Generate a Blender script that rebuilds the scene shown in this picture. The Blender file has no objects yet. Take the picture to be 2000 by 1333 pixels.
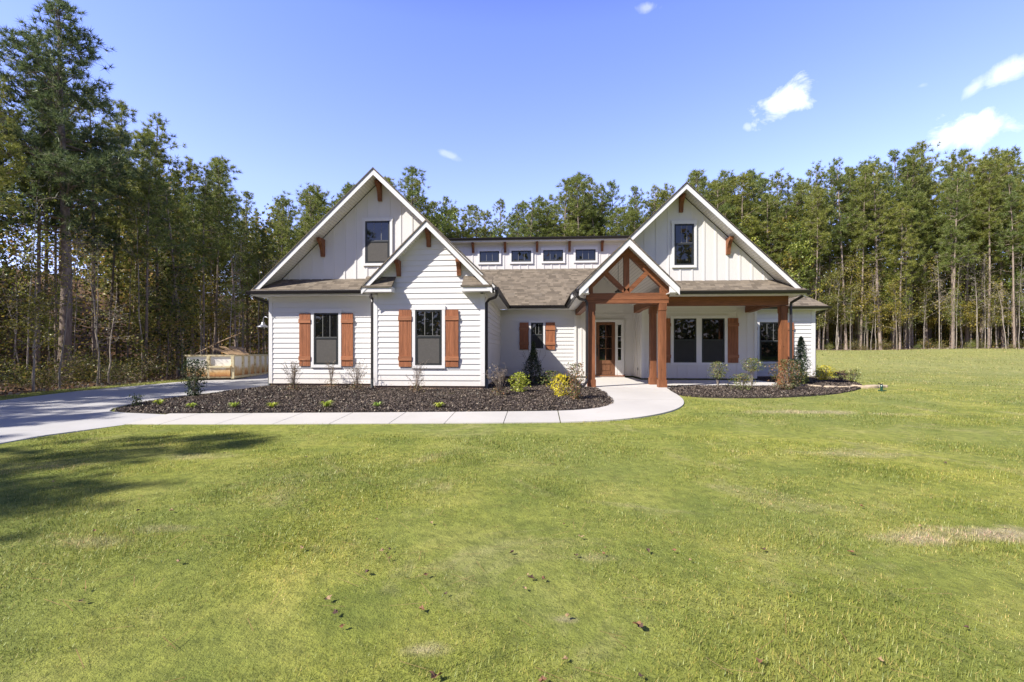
import bpy, bmesh, math, random
import numpy as np
from mathutils import Vector, Matrix, noise
from mathutils.geometry import delaunay_2d_cdt
R = math.radians
random.seed(7); rng = np.random.default_rng(7)
scene = bpy.context.scene
COL = scene.collection

# ------------------------------------------------------------------ camera, sky, sun, exposure
TH = math.atan(52/889.0); CT, ST = math.cos(TH), math.sin(TH)
CAMZ = 1.22
cd = bpy.data.cameras.new('camera'); cam = bpy.data.objects.new('camera', cd); COL.objects.link(cam)
cd.sensor_width = 36; cd.lens = 36*889/2000.0; cd.shift_y = 21.5/2000.0
cd.clip_start = 0.05; cd.clip_end = 3000
cam.location = (0, 0, CAMZ); cam.rotation_euler = (R(90), 0, TH)
scene.camera = cam

SUN = Vector((1.3, 1.0, -1.47)).normalized()
EL = math.asin(-SUN.z); AZ = math.atan2(-SUN.x, -SUN.y)
w = bpy.data.worlds.new('World'); scene.world = w; w.use_nodes = True
def cdir(px, py):
    k = (px-1000)/889.0; h = (688-py)/889.0
    return Vector((-ST+k*CT, CT+k*ST, h)).normalized()
def build_world():
    nt = w.node_tree; N = nt.nodes; L = nt.links
    bg = N['Background']; bg.inputs['Strength'].default_value = 0.105
    sky = N.new('ShaderNodeTexSky'); sky.sky_type = 'NISHITA'; sky.sun_disc = False
    sky.sun_elevation = EL; sky.sun_rotation = AZ; sky.air_density = 1.0; sky.dust_density = 0.25; sky.ozone_density = 2.0
    tint = N.new('ShaderNodeMix'); tint.data_type = 'RGBA'; tint.blend_type = 'MULTIPLY'; tint.inputs[0].default_value = 1
    tint.inputs[7].default_value = (1.0, 0.985, 1.32, 1); L.new(sky.outputs[0], tint.inputs[6])
    tc = N.new('ShaderNodeTexCoord')
    nz = N.new('ShaderNodeTexNoise'); nz.inputs['Scale'].default_value = 16; nz.inputs['Detail'].default_value = 9; nz.inputs['Roughness'].default_value = .62
    nz.inputs['Distortion'].default_value = .6
    L.new(tc.outputs['Generated'], nz.inputs['Vector'])
    nrm = N.new('ShaderNodeVectorMath'); nrm.operation = 'NORMALIZE'; L.new(tc.outputs['Generated'], nrm.inputs[0])
    prev = None
    def math_(op, a, b=None):
        m = N.new('ShaderNodeMath'); m.operation = op
        for i, x in enumerate((a, b)):
            if x is None: continue
            if isinstance(x, (int, float)): m.inputs[i].default_value = x
            else: L.new(x, m.inputs[i])
        return m.outputs[0]
    for (px, py, rx, ry, tilt, op) in [(1526, 200, 52, 31, 14, 1.0), (1905, 248, 72, 34, -4, 1.0), (1965, 140, 44, 22, 12, .62), (1905, 170, 26, 14, 40, .45), (878, 304, 22, 7, -20, .25), (1266, 15, 22, 11, 0, .3), (1460, 248, 8, 7, -50, .3), (1800, 168, 8, 4, 0, .12)]:
        c = cdir(px, py); r = Vector((c.y, -c.x, 0)).normalized(); u = r.cross(c).normalized()
        a = R(tilt); r2 = r*math.cos(a)+u*math.sin(a); u2 = u*math.cos(a)-r*math.sin(a)
        s = 889.0/max(0.5, c.dot(Vector((-ST, CT, 0))))
        sc = s*0.75
        d1 = N.new('ShaderNodeVectorMath'); d1.operation = 'DOT_PRODUCT'; L.new(nrm.outputs[0], d1.inputs[0]); d1.inputs[1].default_value = r2
        d2 = N.new('ShaderNodeVectorMath'); d2.operation = 'DOT_PRODUCT'; L.new(nrm.outputs[0], d2.inputs[0]); d2.inputs[1].default_value = u2
        d3 = N.new('ShaderNodeVectorMath'); d3.operation = 'DOT_PRODUCT'; L.new(nrm.outputs[0], d3.inputs[0]); d3.inputs[1].default_value = c
        qx = math_('MULTIPLY', d1.outputs['Value'], s*.87/rx); qy = math_('MULTIPLY', d2.outputs['Value'], s*.87/ry)
        rr = math_('SQRT', math_('ADD', math_('POWER', math_('ABSOLUTE', qx), 2), math_('POWER', math_('ABSOLUTE', qy), 2)))
        f = math_('SUBTRACT', .95, rr)
        f = math_('ADD', f, math_('MULTIPLY', math_('SUBTRACT', nz.outputs['Fac'], .535), 2.8))
        f = math_('MULTIPLY', f, 1.5)
        cl = N.new('ShaderNodeClamp'); L.new(f, cl.inputs[0])
        front = math_('GREATER_THAN', d3.outputs['Value'], .5)
        g = math_('MULTIPLY', math_('MULTIPLY', cl.outputs[0], op), front)
        prev = g if prev is None else math_('MAXIMUM', prev, g)
    mix = N.new('ShaderNodeMix'); mix.data_type = 'RGBA'; L.new(prev, mix.inputs[0]); L.new(tint.outputs[2], mix.inputs[6]); mix.inputs[7].default_value = (8.6, 8.9, 9.2, 1)
    L.new(mix.outputs[2], bg.inputs['Color'])
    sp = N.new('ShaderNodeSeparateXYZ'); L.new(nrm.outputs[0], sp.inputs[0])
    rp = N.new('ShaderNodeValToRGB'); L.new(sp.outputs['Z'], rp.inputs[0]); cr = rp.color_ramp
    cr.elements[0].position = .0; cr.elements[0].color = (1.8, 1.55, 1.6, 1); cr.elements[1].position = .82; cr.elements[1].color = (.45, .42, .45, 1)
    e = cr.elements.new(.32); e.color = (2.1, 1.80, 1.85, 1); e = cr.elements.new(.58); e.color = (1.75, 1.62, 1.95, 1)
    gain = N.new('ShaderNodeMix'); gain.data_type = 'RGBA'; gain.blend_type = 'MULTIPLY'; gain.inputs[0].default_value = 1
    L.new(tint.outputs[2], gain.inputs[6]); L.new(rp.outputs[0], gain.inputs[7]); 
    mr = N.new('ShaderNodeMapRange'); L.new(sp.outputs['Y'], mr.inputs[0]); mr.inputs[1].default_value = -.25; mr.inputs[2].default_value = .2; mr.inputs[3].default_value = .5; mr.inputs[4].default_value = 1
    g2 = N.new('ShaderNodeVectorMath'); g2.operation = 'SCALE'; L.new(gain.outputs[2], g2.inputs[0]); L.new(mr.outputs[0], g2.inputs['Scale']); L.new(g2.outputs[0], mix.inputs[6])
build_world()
sd = bpy.data.lights.new('sun', 'SUN'); sd.energy = 5.0; sd.angle = R(.53); sd.color = (1, .94, .86)
so = bpy.data.objects.new('sun', sd); COL.objects.link(so); so.rotation_euler = SUN.to_track_quat('-Z', 'Y').to_euler(); so.location = (-30, -25, 40)
vs = scene.view_settings; vs.view_transform = 'Standard'; vs.look = 'None'; vs.gamma = 1; vs.use_curve_mapping = False; vs.exposure = 0.68
scene.cycles.max_bounces = 8; scene.cycles.transparent_max_bounces = 8
try: scene.cycles.use_denoising = True
except Exception: pass

# ------------------------------------------------------------------ helpers
def tag(o, label=None, cat=None, group=None, kind=None):
    if label: o['label'] = label
    if cat: o['category'] = cat
    if group: o['group'] = group
    if kind: o['kind'] = kind
    return o
def empty(name, loc=(0, 0, 0), rz=0, label=None, cat=None, group=None):
    o = bpy.data.objects.new(name, None); COL.objects.link(o); o.location = loc; o.rotation_euler = (0, 0, rz); o.empty_display_size = .2
    return tag(o, label, cat, group)
class MB:
    def __init__(s): s.v = []; s.f = []
    def add(s, vs, fs):
        n = len(s.v); s.v += [tuple(p) for p in vs]; s.f += [tuple(i+n for i in f) for f in fs]; return s
    def box(s, x0, y0, z0, x1, y1, z1):
        if x1 < x0: x0, x1 = x1, x0
        if y1 < y0: y0, y1 = y1, y0
        if z1 < z0: z0, z1 = z1, z0
        return s.add([(x0, y0, z0), (x1, y0, z0), (x1, y1, z0), (x0, y1, z0), (x0, y0, z1), (x1, y0, z1), (x1, y1, z1), (x0, y1, z1)],
                     [(0, 3, 2, 1), (4, 5, 6, 7), (0, 1, 5, 4), (1, 2, 6, 5), (2, 3, 7, 6), (3, 0, 4, 7)])
    def prism(s, pts, ax, a0, a1):
        def m(p, a): return (p[0], a, p[1]) if ax == 'y' else ((a, p[0], p[1]) if ax == 'x' else (p[0], p[1], a))
        n = len(pts); V = [m(p, a0) for p in pts]+[m(p, a1) for p in pts]
        F = [tuple(range(n)), tuple(range(2*n-1, n-1, -1))]+[(i, i+n, (i+1) % n+n, (i+1) % n) for i in range(n)]
        return s.add(V, F)
    def bar(s, p, q, w_, h_, up=(0, 0, 1)):
        p = Vector(p); q = Vector(q); d = (q-p).normalized(); a = d.cross(Vector(up))
        if a.length < 1e-4: a = d.cross(Vector((0, 1, 0)))
        a.normalize(); b = a.cross(d); a *= w_/2; b *= h_/2
        return s.add([p-a-b, p+a-b, p+a+b, p-a+b, q-a-b, q+a-b, q+a+b, q-a+b], [(0, 1, 2, 3), (4, 7, 6, 5), (0, 4, 5, 1), (1, 5, 6, 2), (2, 6, 7, 3), (3, 7, 4, 0)])
    def tube(s, pts, rad, n=8, caps=True):
        pts = [Vector(p) for p in pts]; rs = rad if isinstance(rad, (list, tuple)) else [rad]*len(pts)
        rings = []; prev = None
        for i, p in enumerate(pts):
            d = (pts[min(i+1, len(pts)-1)]-pts[max(i-1, 0)]).normalized()
            a = d.cross(Vector((0, 0, 1))) if prev is None else prev-d*prev.dot(d)
            if a.length < 1e-3: a = Vector((1, 0, 0))
            a.normalize(); prev = a; b = d.cross(a)
            rings.append([p+(a*math.cos(2*math.pi*k/n)+b*math.sin(2*math.pi*k/n))*rs[i] for k in range(n)])
        V = [q for r in rings for q in r]; F = []
        for i in range(len(rings)-1):
            for k in range(n): F.append((i*n+k, i*n+(k+1) % n, (i+1)*n+(k+1) % n, (i+1)*n+k))
        if caps: F += [tuple(range(n))[::-1], tuple(range((len(rings)-1)*n, len(rings)*n))]
        return s.add(V, F)
    def lathe(s, c, prof, n=20):
        V = []; F = []
        for r, z in prof:
            for k in range(n): V.append((c[0]+r*math.cos(2*math.pi*k/n), c[1]+r*math.sin(2*math.pi*k/n), c[2]+z))
        for i in range(len(prof)-1):
            for k in range(n): F.append((i*n+k, i*n+(k+1) % n, (i+1)*n+(k+1) % n, (i+1)*n+k))
        return s.add(V, F)
    def build(s, name, mat, parent=None, uv=False, smooth=False):
        me = bpy.data.meshes.new(name); me.from_pydata(s.v, [], s.f); me.validate()
        bm = bmesh.new(); bm.from_mesh(me); bmesh.ops.recalc_face_normals(bm, faces=bm.faces)
        if uv:
            l = bm.loops.layers.uv.new('UVMap')
            for f in bm.faces:
                n = f.normal; h = Vector((-n.y, n.x, 0))
                h = h.normalized() if h.length > .02 else Vector((1, 0, 0))
                sl = n.cross(h)
                for lp in f.loops: lp[l].uv = (lp.vert.co.dot(h), lp.vert.co.dot(sl))
        bm.to_mesh(me); bm.free()
        if smooth: me.polygons.foreach_set('use_smooth', [True]*len(me.polygons))
        me.materials.append(mat)
        o = bpy.data.objects.new(name, me); COL.objects.link(o)
        if parent is not None:
            o.parent = parent
            if parent.parent is None: o.location = -parent.location if parent.get('world_built') else (0, 0, 0)
        return o
def npmesh(name, V, F, mat, smooth=False):
    """V (n,3) and F (m,k) arrays -> mesh datablock"""
    me = bpy.data.meshes.new(name); V = np.asarray(V, np.float32); F = np.asarray(F, np.int32); k = F.shape[1]
    me.vertices.add(len(V)); me.vertices.foreach_set('co', V.ravel())
    me.loops.add(F.size); me.loops.foreach_set('vertex_index', F.ravel())
    me.polygons.add(len(F)); me.polygons.foreach_set('loop_start', np.arange(0, F.size, k, dtype=np.int32)); me.polygons.foreach_set('loop_total', np.full(len(F), k, np.int32))
    if smooth: me.polygons.foreach_set('use_smooth', np.ones(len(F), bool))
    me.update(calc_edges=True); me.materials.append(mat); return me
def link(name, me, parent=None, loc=(0, 0, 0)):
    o = bpy.data.objects.new(name, me); COL.objects.link(o); o.location = loc; o.parent = parent; return o

# ------------------------------------------------------------------ materials
class NT:
    def __init__(s, name):
        s.m = bpy.data.materials.new(name); s.m.use_nodes = True; s.t = s.m.node_tree; s.N = s.t.nodes; s.L = s.t.links
        s.b = s.N['Principled BSDF']; s.out = s.N['Material Output']
    def n(s, typ, **kw):
        x = s.N.new('ShaderNode'+typ)
        for k, v in kw.items(): setattr(x, k, v)
        return x
    def setv(s, node, i, v):
        if hasattr(v, 'links') or isinstance(v, bpy.types.NodeSocket): s.L.new(v, node.inputs[i])
        else: node.inputs[i].default_value = v
    def coord(s, which='Object', scale=(1, 1, 1)):
        c = s.n('TexCoord'); mp = s.n('Mapping'); s.L.new(c.outputs[which], mp.inputs[0]); mp.inputs['Scale'].default_value = scale; return mp.outputs[0]
    def wpos(s, scale=(1, 1, 1)):
        c = s.n('NewGeometry'); mp = s.n('Mapping'); s.L.new(c.outputs['Position'], mp.inputs[0]); mp.inputs['Scale'].default_value = scale; return mp.outputs[0]
    def noise(s, vec, scale, detail=4, rough=.55, dist=0):
        x = s.n('TexNoise'); s.L.new(vec, x.inputs['Vector']); x.inputs['Scale'].default_value = scale; x.inputs['Detail'].default_value = detail; x.inputs['Roughness'].default_value = rough; x.inputs['Distortion'].default_value = dist
        return x.outputs['Fac']
    def ramp(s, fac, stops, interp='LINEAR'):
        x = s.n('ValToRGB'); s.L.new(fac, x.inputs[0]); cr = x.color_ramp; cr.interpolation = interp
        while len(cr.elements) > len(stops): cr.elements.remove(cr.elements[-1])
        while len(cr.elements) < len(stops): cr.elements.new(.5)
        for e, (p, c) in zip(cr.elements, stops): e.position = p; e.color = (*c, 1) if len(c) == 3 else c
        return x.outputs[0]
    def mix(s, fac, a, b, mode='MIX'):
        x = s.n('Mix', data_type='RGBA', blend_type=mode)
        for i, v in ((0, fac), (6, a), (7, b)):
            if isinstance(v, bpy.types.NodeSocket): s.L.new(v, x.inputs[i])
            else: x.inputs[i].default_value = v if i == 0 else ((*v, 1) if len(v) == 3 else v)
        return x.outputs[2]
    def math(s, op, a, b=0, c=None):
        x = s.n('Math', operation=op); s.setv(x, 0, a); s.setv(x, 1, b)
        if c is not None: s.setv(x, 2, c)
        return x.outputs[0]
    def bump(s, h, strength=.3, dist=.01):
        x = s.n('Bump'); x.inputs['Strength'].default_value = strength; x.inputs['Distance'].default_value = dist; s.L.new(h, x.inputs['Height']); s.L.new(x.outputs[0], s.b.inputs['Normal'])
    def col(s, c):
        s.setv(s.b, 'Base Color', (*c, 1) if isinstance(c, tuple) and len(c) == 3 else c)
    def rough(s, r): s.setv(s.b, 'Roughness', r)
def simple(name, c, r=.5, metal=0, var=.12, nscale=3.0, spec=None):
    t = NT(name); f = t.noise(t.wpos(), nscale, 5)
    t.col(t.mix(f, tuple(x*(1-var) for x in c), tuple(min(1, x*(1+var)) for x in c))); t.rough(r); t.b.inputs['Metallic'].default_value = metal
    if spec is not None: t.b.inputs['Specular IOR Level'].default_value = spec
    return t.m
def siding_mat(name, c):
    t = NT(name); p = t.wpos(); f = t.noise(p, 1.3, 6, .6); g = t.noise(t.wpos((.6, .6, 14)), 3, 4)
    a = t.mix(f, tuple(x*.94 for x in c), c); a = t.mix(t.math('MULTIPLY', g, .18), a, tuple(x*.86 for x in c))
    sep = t.n('SeparateXYZ'); t.L.new(p, sep.inputs[0])
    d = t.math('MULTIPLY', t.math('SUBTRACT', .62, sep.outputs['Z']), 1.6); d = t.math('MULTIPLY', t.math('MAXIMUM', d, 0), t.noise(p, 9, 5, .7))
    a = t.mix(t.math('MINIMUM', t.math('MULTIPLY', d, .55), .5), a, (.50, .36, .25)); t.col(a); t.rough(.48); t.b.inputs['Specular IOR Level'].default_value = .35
    t.bump(t.noise(t.wpos((2, 2, 30)), 8, 5), .12, .004); return t.m
M = {}
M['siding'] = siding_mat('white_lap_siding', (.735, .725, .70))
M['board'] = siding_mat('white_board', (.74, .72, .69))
M['trim'] = siding_mat('white_trim', (.77, .765, .75))
M['black'] = simple('dark_bronze_metal', (.028, .025, .026), .38, 0, .2, 4)
M['frame'] = simple('black_window_frame', (.022, .026, .027), .42, 0, .15, 6)
M['greyboot'] = simple('grey_drain_boot', (.09, .10, .10), .7)
M['grille'] = simple('pale_window_grille', (.20, .20, .19), .4)
M['flashing'] = simple('dark_flashing', (.02, .02, .02), .6)
def beadboard():
    t = NT('white_beadboard'); c = t.coord('UV'); sep = t.n('SeparateXYZ'); t.L.new(c, sep.inputs[0])
    fr = t.math('FRACT', t.math('MULTIPLY', sep.outputs['Y'], 10.0)); ln = t.math('LESS_THAN', fr, .09)
    t.col(t.mix(ln, (.76, .74, .70), (.34, .33, .31))); t.rough(.5); t.bump(t.math('SUBTRACT', 1, ln), .5, .004); return t.m
M['bead'] = beadboard()
def vinyl():
    t = NT('white_soffit'); t.col((.77, .76, .73)); t.rough(.5); return t.m
M['soffit'] = vinyl()
def shingle():
    t = NT('taupe_shingles'); uv = t.coord('UV'); sep = t.n('SeparateXYZ'); t.L.new(uv, sep.inputs[0])
    row = t.math('FLOOR', t.math('MULTIPLY', sep.outputs['Y'], 1/.143)); fy = t.math('FRACT', t.math('MULTIPLY', sep.outputs['Y'], 1/.143))
    wn = t.n('TexWhiteNoise', noise_dimensions='1D'); t.L.new(row, wn.inputs['W'])
    xs = t.math('ADD', t.math('MULTIPLY', sep.outputs['X'], 1/.21), t.math('MULTIPLY', wn.outputs['Value'], 17.3))
    jit = t.math('MULTIPLY', t.math('SINE', t.math('MULTIPLY', xs, 2.1)), .32)
    xs2 = t.math('ADD', xs, jit); cell = t.math('FLOOR', xs2); fx = t.math('FRACT', xs2)
    cmb = t.n('CombineXYZ'); t.L.new(cell, cmb.inputs[0]); t.L.new(row, cmb.inputs[1])
    w2 = t.n('TexWhiteNoise', noise_dimensions='2D'); t.L.new(cmb.outputs[0], w2.inputs['Vector'])
    c = t.ramp(w2.outputs['Value'], [(0, (.075, .062, .047)), (.3, (.130, .108, .083)), (.6, (.180, .150, .114)), (.85, (.255, .212, .160)), (1, (.150, .132, .108))])
    g = t.noise(t.wpos(), 60, 4, .7); c = t.mix(t.math('MULTIPLY', g, .5), c, (.20, .17, .14)); 
    big = t.noise(t.wpos(), .8, 3); c = t.mix(t.math('MULTIPLY', big, .35), c, (.18, .148, .108))
    edge = t.math('LESS_THAN', fy, .12); tab = t.math('LESS_THAN', fx, .05)
    thick = t.math('GREATER_THAN', w2.outputs['Value'], .5)
    line = t.math('MAXIMUM', t.math('MULTIPLY', edge, .62), t.math('MULTIPLY', tab, .4))
    c = t.mix(line, c, (.06, .05, .042)); t.col(c); t.rough(.9); t.b.inputs['Specular IOR Level'].default_value = .15
    h = t.math('ADD', t.math('MULTIPLY', t.math('SUBTRACT', 1, fy), 1.0), t.math('MULTIPLY', thick, .5)); t.bump(h, .6, .008); return t.m
M['shingle'] = shingle()
def wood(name, sc, base=(.255, .100, .044)):
    t = NT(name); p = t.coord('Object', sc); g = t.noise(p, 5, 8, .65, .6); g2 = t.noise(t.wpos(), 1.7, 4)
    dk = tuple(x*.42 for x in base); lt = tuple(min(1, x*1.45) for x in base)
    c = t.ramp(g, [(.28, dk), (.5, base), (.72, lt)]); g3 = t.noise(t.coord('Object', tuple(x*.3 for x in sc)), 3, 5, .7); c = t.mix(t.ramp(g3, [(.42, (0, 0, 0)), (.68, (.8, .8, .8))]), c, tuple(x*.45 for x in base)); c = t.mix(t.math('MULTIPLY', g2, .35), c, tuple(x*.72 for x in base))
    k = t.noise(t.wpos(), 7, 1); kk = t.math('GREATER_THAN', k, .775); c = t.mix(t.math('MULTIPLY', kk, .55), c, (.05, .02, .012))
    t.col(c); t.rough(.55); t.b.inputs['Specular IOR Level'].default_value = .3; t.bump(g, .35, .004); return t.m
M['woodz'] = wood('stained_cedar_upright', (7, 7, .55)); M['woodx'] = wood('stained_cedar_level', (.55, 7, 7)); M['woody'] = wood('stained_cedar_deep', (7, .55, 7))
M['shutter'] = wood('stained_shutter_cedar', (8, 8, .5), (.36, .138, .064)); M['shutterx'] = wood('stained_shutter_batten', (.5, 8, 8), (.41, .168, .082))
M['door'] = wood('stained_door', (7, 7, .5), (.20, .090, .045))
def glass(name, c=(.006, .007, .007), r=.015, ior=1.75):
    t = NT(name); t.col(c); t.rough(r); t.b.inputs['IOR'].default_value = ior
    t.bump(t.noise(t.wpos(), 1.6, 2), .06, .02); return t.m
M['glass'] = glass('dark_window_glass')
def screen():
    t = NT('grey_insect_screen'); v = t.noise(t.wpos((3, 3, 90)), 9, 3); v2 = t.noise(t.wpos((2, 2, 2)), 6, 6, .8); t.col(t.mix(t.math('ADD', t.math('MULTIPLY', v, .5), t.math('MULTIPLY', v2, .5)), (.045, .042, .039), (.150, .142, .130))); t.rough(.75); t.b.inputs['Specular IOR Level'].default_value = .2; return t.m
M['screen'] = screen(); M['screen_shaded'] = simple('shaded_insect_screen', (.022, .022, .021), .7, 0, .3, 5)  # darker copy of the grey screen; porch and bay shade put into its colour
def concrete(name, base, tone=(.92, .88, .8)):
    t = NT(name); p = t.wpos(); a = t.noise(p, .55, 6, .6); b = t.noise(p, 26, 5, .7); br = t.noise(t.wpos((1.2, 55, 1)), 4, 3)
    c = t.ramp(a, [(.25, tuple(x*.84 for x in base)), (.6, base), (.85, tuple(x*1.08 for x in base))])
    c = t.mix(t.math('MULTIPLY', b, .25), c, tuple(x*.72 for x in base)); c = t.mix(t.math('MULTIPLY', br, .20), c, tuple(x*.75 for x in base))
    st = t.noise(p, 1.9, 7, .75); s2 = t.math('MAXIMUM', t.math('SUBTRACT', st, .60), 0); c = t.mix(t.math('MINIMUM', t.math('MULTIPLY', s2, 1.8), .35), c, (.42, .27, .16))
    t.col(c); t.rough(.85); t.bump(t.math('ADD', b, t.math('MULTIPLY', br, .8)), .25, .004); return t.m
M['walk'] = concrete('broomed_concrete', (.56, .535, .49)); M['drive'] = concrete('driveway_concrete', (.50, .49, .475))
M['slab'] = concrete('porch_concrete', (.60, .575, .53)); M['foundation'] = simple('parged_foundation', (.30, .20, .14), .9, 0, .4, 6)
def soil():
    t = NT('forest_floor'); p = t.wpos(); a = t.noise(p, .35, 6, .65); b = t.noise(p, 7, 8, .75)
    c = t.ramp(b, [(.3, (.050, .028, .015)), (.48, (.20, .105, .052)), (.62, (.36, .20, .10)), (.78, (.50, .34, .20))])
    c = t.mix(t.math('MULTIPLY', t.ramp(a, [(.45, (0, 0, 0)), (.65, (1, 1, 1))]), .45), c, (.06, .065, .022)); t.col(c); t.rough(.95); t.bump(b, .8, .05); return t.m
M['soil'] = soil()
GR = {}
def lawn_color(t):
    p = t.wpos(); big = t.noise(p, .22, 4, .55, .4); mid = t.noise(p, 1.1, 5, .6, .3); fine = t.noise(t.wpos((1, 1, .3)), 9, 4, .6)
    c = t.ramp(mid, [(.28, (.180, .220, .040)), (.5, (.315, .335, .066)), (.72, (.460, .435, .110))])
    c = t.mix(t.ramp(big, [(.36, (0, 0, 0)), (.62, (.75, .75, .75))]), c, (.215, .258, .070))
    # dry straw areas with a shape of their own
    dry = t.noise(p, .62, 7, .7, .8); d = t.ramp(dry, [(.54, (0, 0, 0)), (.70, (.5, .5, .5))]); c = t.mix(d, c, (.48, .41, .22))
    sep = t.n('SeparateXYZ'); t.L.new(t.wpos(), sep.inputs[0])
    wob = t.noise(p, 1.4, 6, .7)
    for (cx, cy, rx, ry, st) in [(3.75, 4.02, .62, .19, 1.0), (3.15, 3.88, .34, .14, .8), (5.9, 10.8, 1.5, .3, .75), (7.9, 10.6, .9, .2, .4), (-3.6, 3.45, .35, .12, .35), (-3.2, 3.75, .3, .10, .3), (.42, 3.42, .2, .10, .35), (.17, 2.62, .07, .035, .6), (4.4, 7.0, .9, .25, .4), (-5.0, 6.3, .8, .25, .35), (-.6, 2.3, .16, .07, .6)]:
        ax = t.math('DIVIDE', t.math('SUBTRACT', sep.outputs['X'], cx), rx); ay = t.math('DIVIDE', t.math('SUBTRACT', sep.outputs['Y'], cy), ry)
        r = t.math('SQRT', t.math('ADD', t.math('MULTIPLY', ax, ax), t.math('MULTIPLY', ay, ay)))
        f = t.math('ADD', t.math('SUBTRACT', 1.1, r), t.math('MULTIPLY', t.math('SUBTRACT', wob, .5), 3.2))
        f = t.math('MULTIPLY', t.math('MINIMUM', t.math('MAXIMUM', f, 0), 1), st); c = t.mix(f, c, (.52, .43, .27))
    far = t.ramp(t.math('MULTIPLY', sep.outputs['Y'], 1/40.0), [(.2, (0, 0, 0)), (.75, (.5, .5, .5))]); c = t.mix(far, c, (.37, .355, .16))
    return c, fine
def lawn_mat():
    t = NT('lawn_turf'); c, fine = lawn_color(t); c = t.mix(t.ramp(fine, [(.3, (.55, .55, .55)), (.6, (0, 0, 0))]), c, (.085, .105, .03))
    t.col(c); t.rough(.9); t.b.inputs['Specular IOR Level'].default_value = .1; t.bump(t.noise(t.wpos(), 22, 5, .75), .9, .04); return t.m
def blade_mat():
    t = NT('grass_blades'); c, fine = lawn_color(t); g = t.n('NewGeometry'); r = g.outputs['Random Per Island']
    c = t.mix(1.0, c, t.ramp(r, [(0, (.55, .62, .5)), (.3, (.9, .95, .85)), (.75, (1.25, 1.2, 1.1)), (.86, (1.4, 1.35, 1.3)), (.88, (1.7, 1.30, 1.7)), (1, (2.0, 1.5, 2.2))]), 'MULTIPLY')
    sm = t.noise(t.wpos(), 17, 3, .7); c = t.mix(1.0, c, t.ramp(sm, [(.32, (.58, .62, .55)), (.5, (1, 1, 1)), (.7, (1.22, 1.18, 1.15))]), 'MULTIPLY')
    df = t.n('BsdfDiffuse'); tr = t.n('BsdfTranslucent'); mx = t.n('MixShader'); mx.inputs[0].default_value = .35
    t.L.new(c, df.inputs[0]); t.L.new(c, tr.inputs[0]); t.L.new(df.outputs[0], mx.inputs[1]); t.L.new(tr.outputs[0], mx.inputs[2])
    gl = t.n('BsdfGlossy'); gl.inputs['Roughness'].default_value = .45; gl.inputs[0].default_value = (.8, .9, .7, 1); m2 = t.n('MixShader'); m2.inputs[0].default_value = .035
    t.L.new(mx.outputs[0], m2.inputs[1]); t.L.new(gl.outputs[0], m2.inputs[2]); t.L.new(m2.outputs[0], t.out.inputs[0]); return t.m
M['lawn'] = lawn_mat(); M['blade'] = blade_mat()
def leafmat(name, stops, transl=.3, objvar=.25, gloss=.03):
    t = NT(name); g = t.n('NewGeometry'); c = t.ramp(g.outputs['Random Per Island'], stops)
    oi = t.n('ObjectInfo'); k = t.math('ADD', t.math('MULTIPLY', oi.outputs['Random'], objvar*2), 1-objvar); cc = t.n('CombineXYZ')
    k2 = t.math('ADD', t.math('MULTIPLY', oi.outputs['Random'], -objvar*.8), 1+objvar*.4)
    t.L.new(k, cc.inputs[0]); t.L.new(t.math('ADD', t.math('MULTIPLY', k, .5), .5), cc.inputs[1]); t.L.new(k2, cc.inputs[2])
    c = t.mix(1.0, c, cc.outputs[0], 'MULTIPLY')
    df = t.n('BsdfDiffuse'); tr = t.n('BsdfTranslucent'); mx = t.n('MixShader'); mx.inputs[0].default_value = transl
    t.L.new(c, df.inputs[0]); t.L.new(c, tr.inputs[0]); t.L.new(df.outputs[0], mx.inputs[1]); t.L.new(tr.outputs[0], mx.inputs[2])
    gl = t.n('BsdfGlossy'); gl.inputs['Roughness'].default_value = .4; gl.inputs[0].default_value = (.9, .95, .85, 1); m2 = t.n('MixShader'); m2.inputs[0].default_value = gloss
    t.L.new(mx.outputs[0], m2.inputs[1]); t.L.new(gl.outputs[0], m2.inputs[2]); t.L.new(m2.outputs[0], t.out.inputs[0]); return t.m
M['needle'] = leafmat('pine_needles', [(0, (.085, .115, .028)), (.35, (.215, .262, .062)), (.75, (.350, .390, .098)), (1, (.49, .48, .16))], .42, .18)
M['needle_dark'] = leafmat('dark_pine_needles', [(0, (.050, .085, .040)), (.5, (.125, .180, .075)), (1, (.25, .30, .13))], .36, .15, .03)
M['leaf_green'] = leafmat('green_leaves', [(0, (.09, .13, .025)), (.5, (.24, .30, .055)), (1, (.42, .44, .09))], .42)
M['leaf_yellow'] = leafmat('yellowing_leaves', [(0, (.10, .11, .02)), (.5, (.26, .25, .045)), (1, (.42, .33, .07))], .42)
M['leaf_orange'] = leafmat('turning_leaves', [(0, (.16, .10, .03)), (.5, (.33, .22, .07)), (1, (.46, .32, .11))], .4)
M['brush'] = leafmat('brush_leaves', [(0, (.035, .045, .014)), (.35, (.11, .13, .028)), (.65, (.24, .25, .05)), (.84, (.42, .34, .10)), (1, (.44, .26, .12))], .45)
M['gold'] = leafmat('golden_leaves', [(0, (.30, .34, .03)), (.5, (.52, .52, .05)), (1, (.68, .62, .10))], .35)
M['goldy'] = leafmat('bright_yellow_leaves', [(0, (.42, .40, .02)), (.5, (.66, .60, .04)), (1, (.80, .70, .10))], .35)
M['holly'] = leafmat('dark_glossy_leaves', [(0, (.014, .026, .012)), (.5, (.034, .058, .02)), (1, (.09, .12, .04))], .15, .1, .045)
M['azalea'] = leafmat('azalea_leaves', [(0, (.06, .09, .03)), (.55, (.17, .22, .06)), (.85, (.24, .24, .09)), (1, (.34, .20, .10))], .3)
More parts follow.
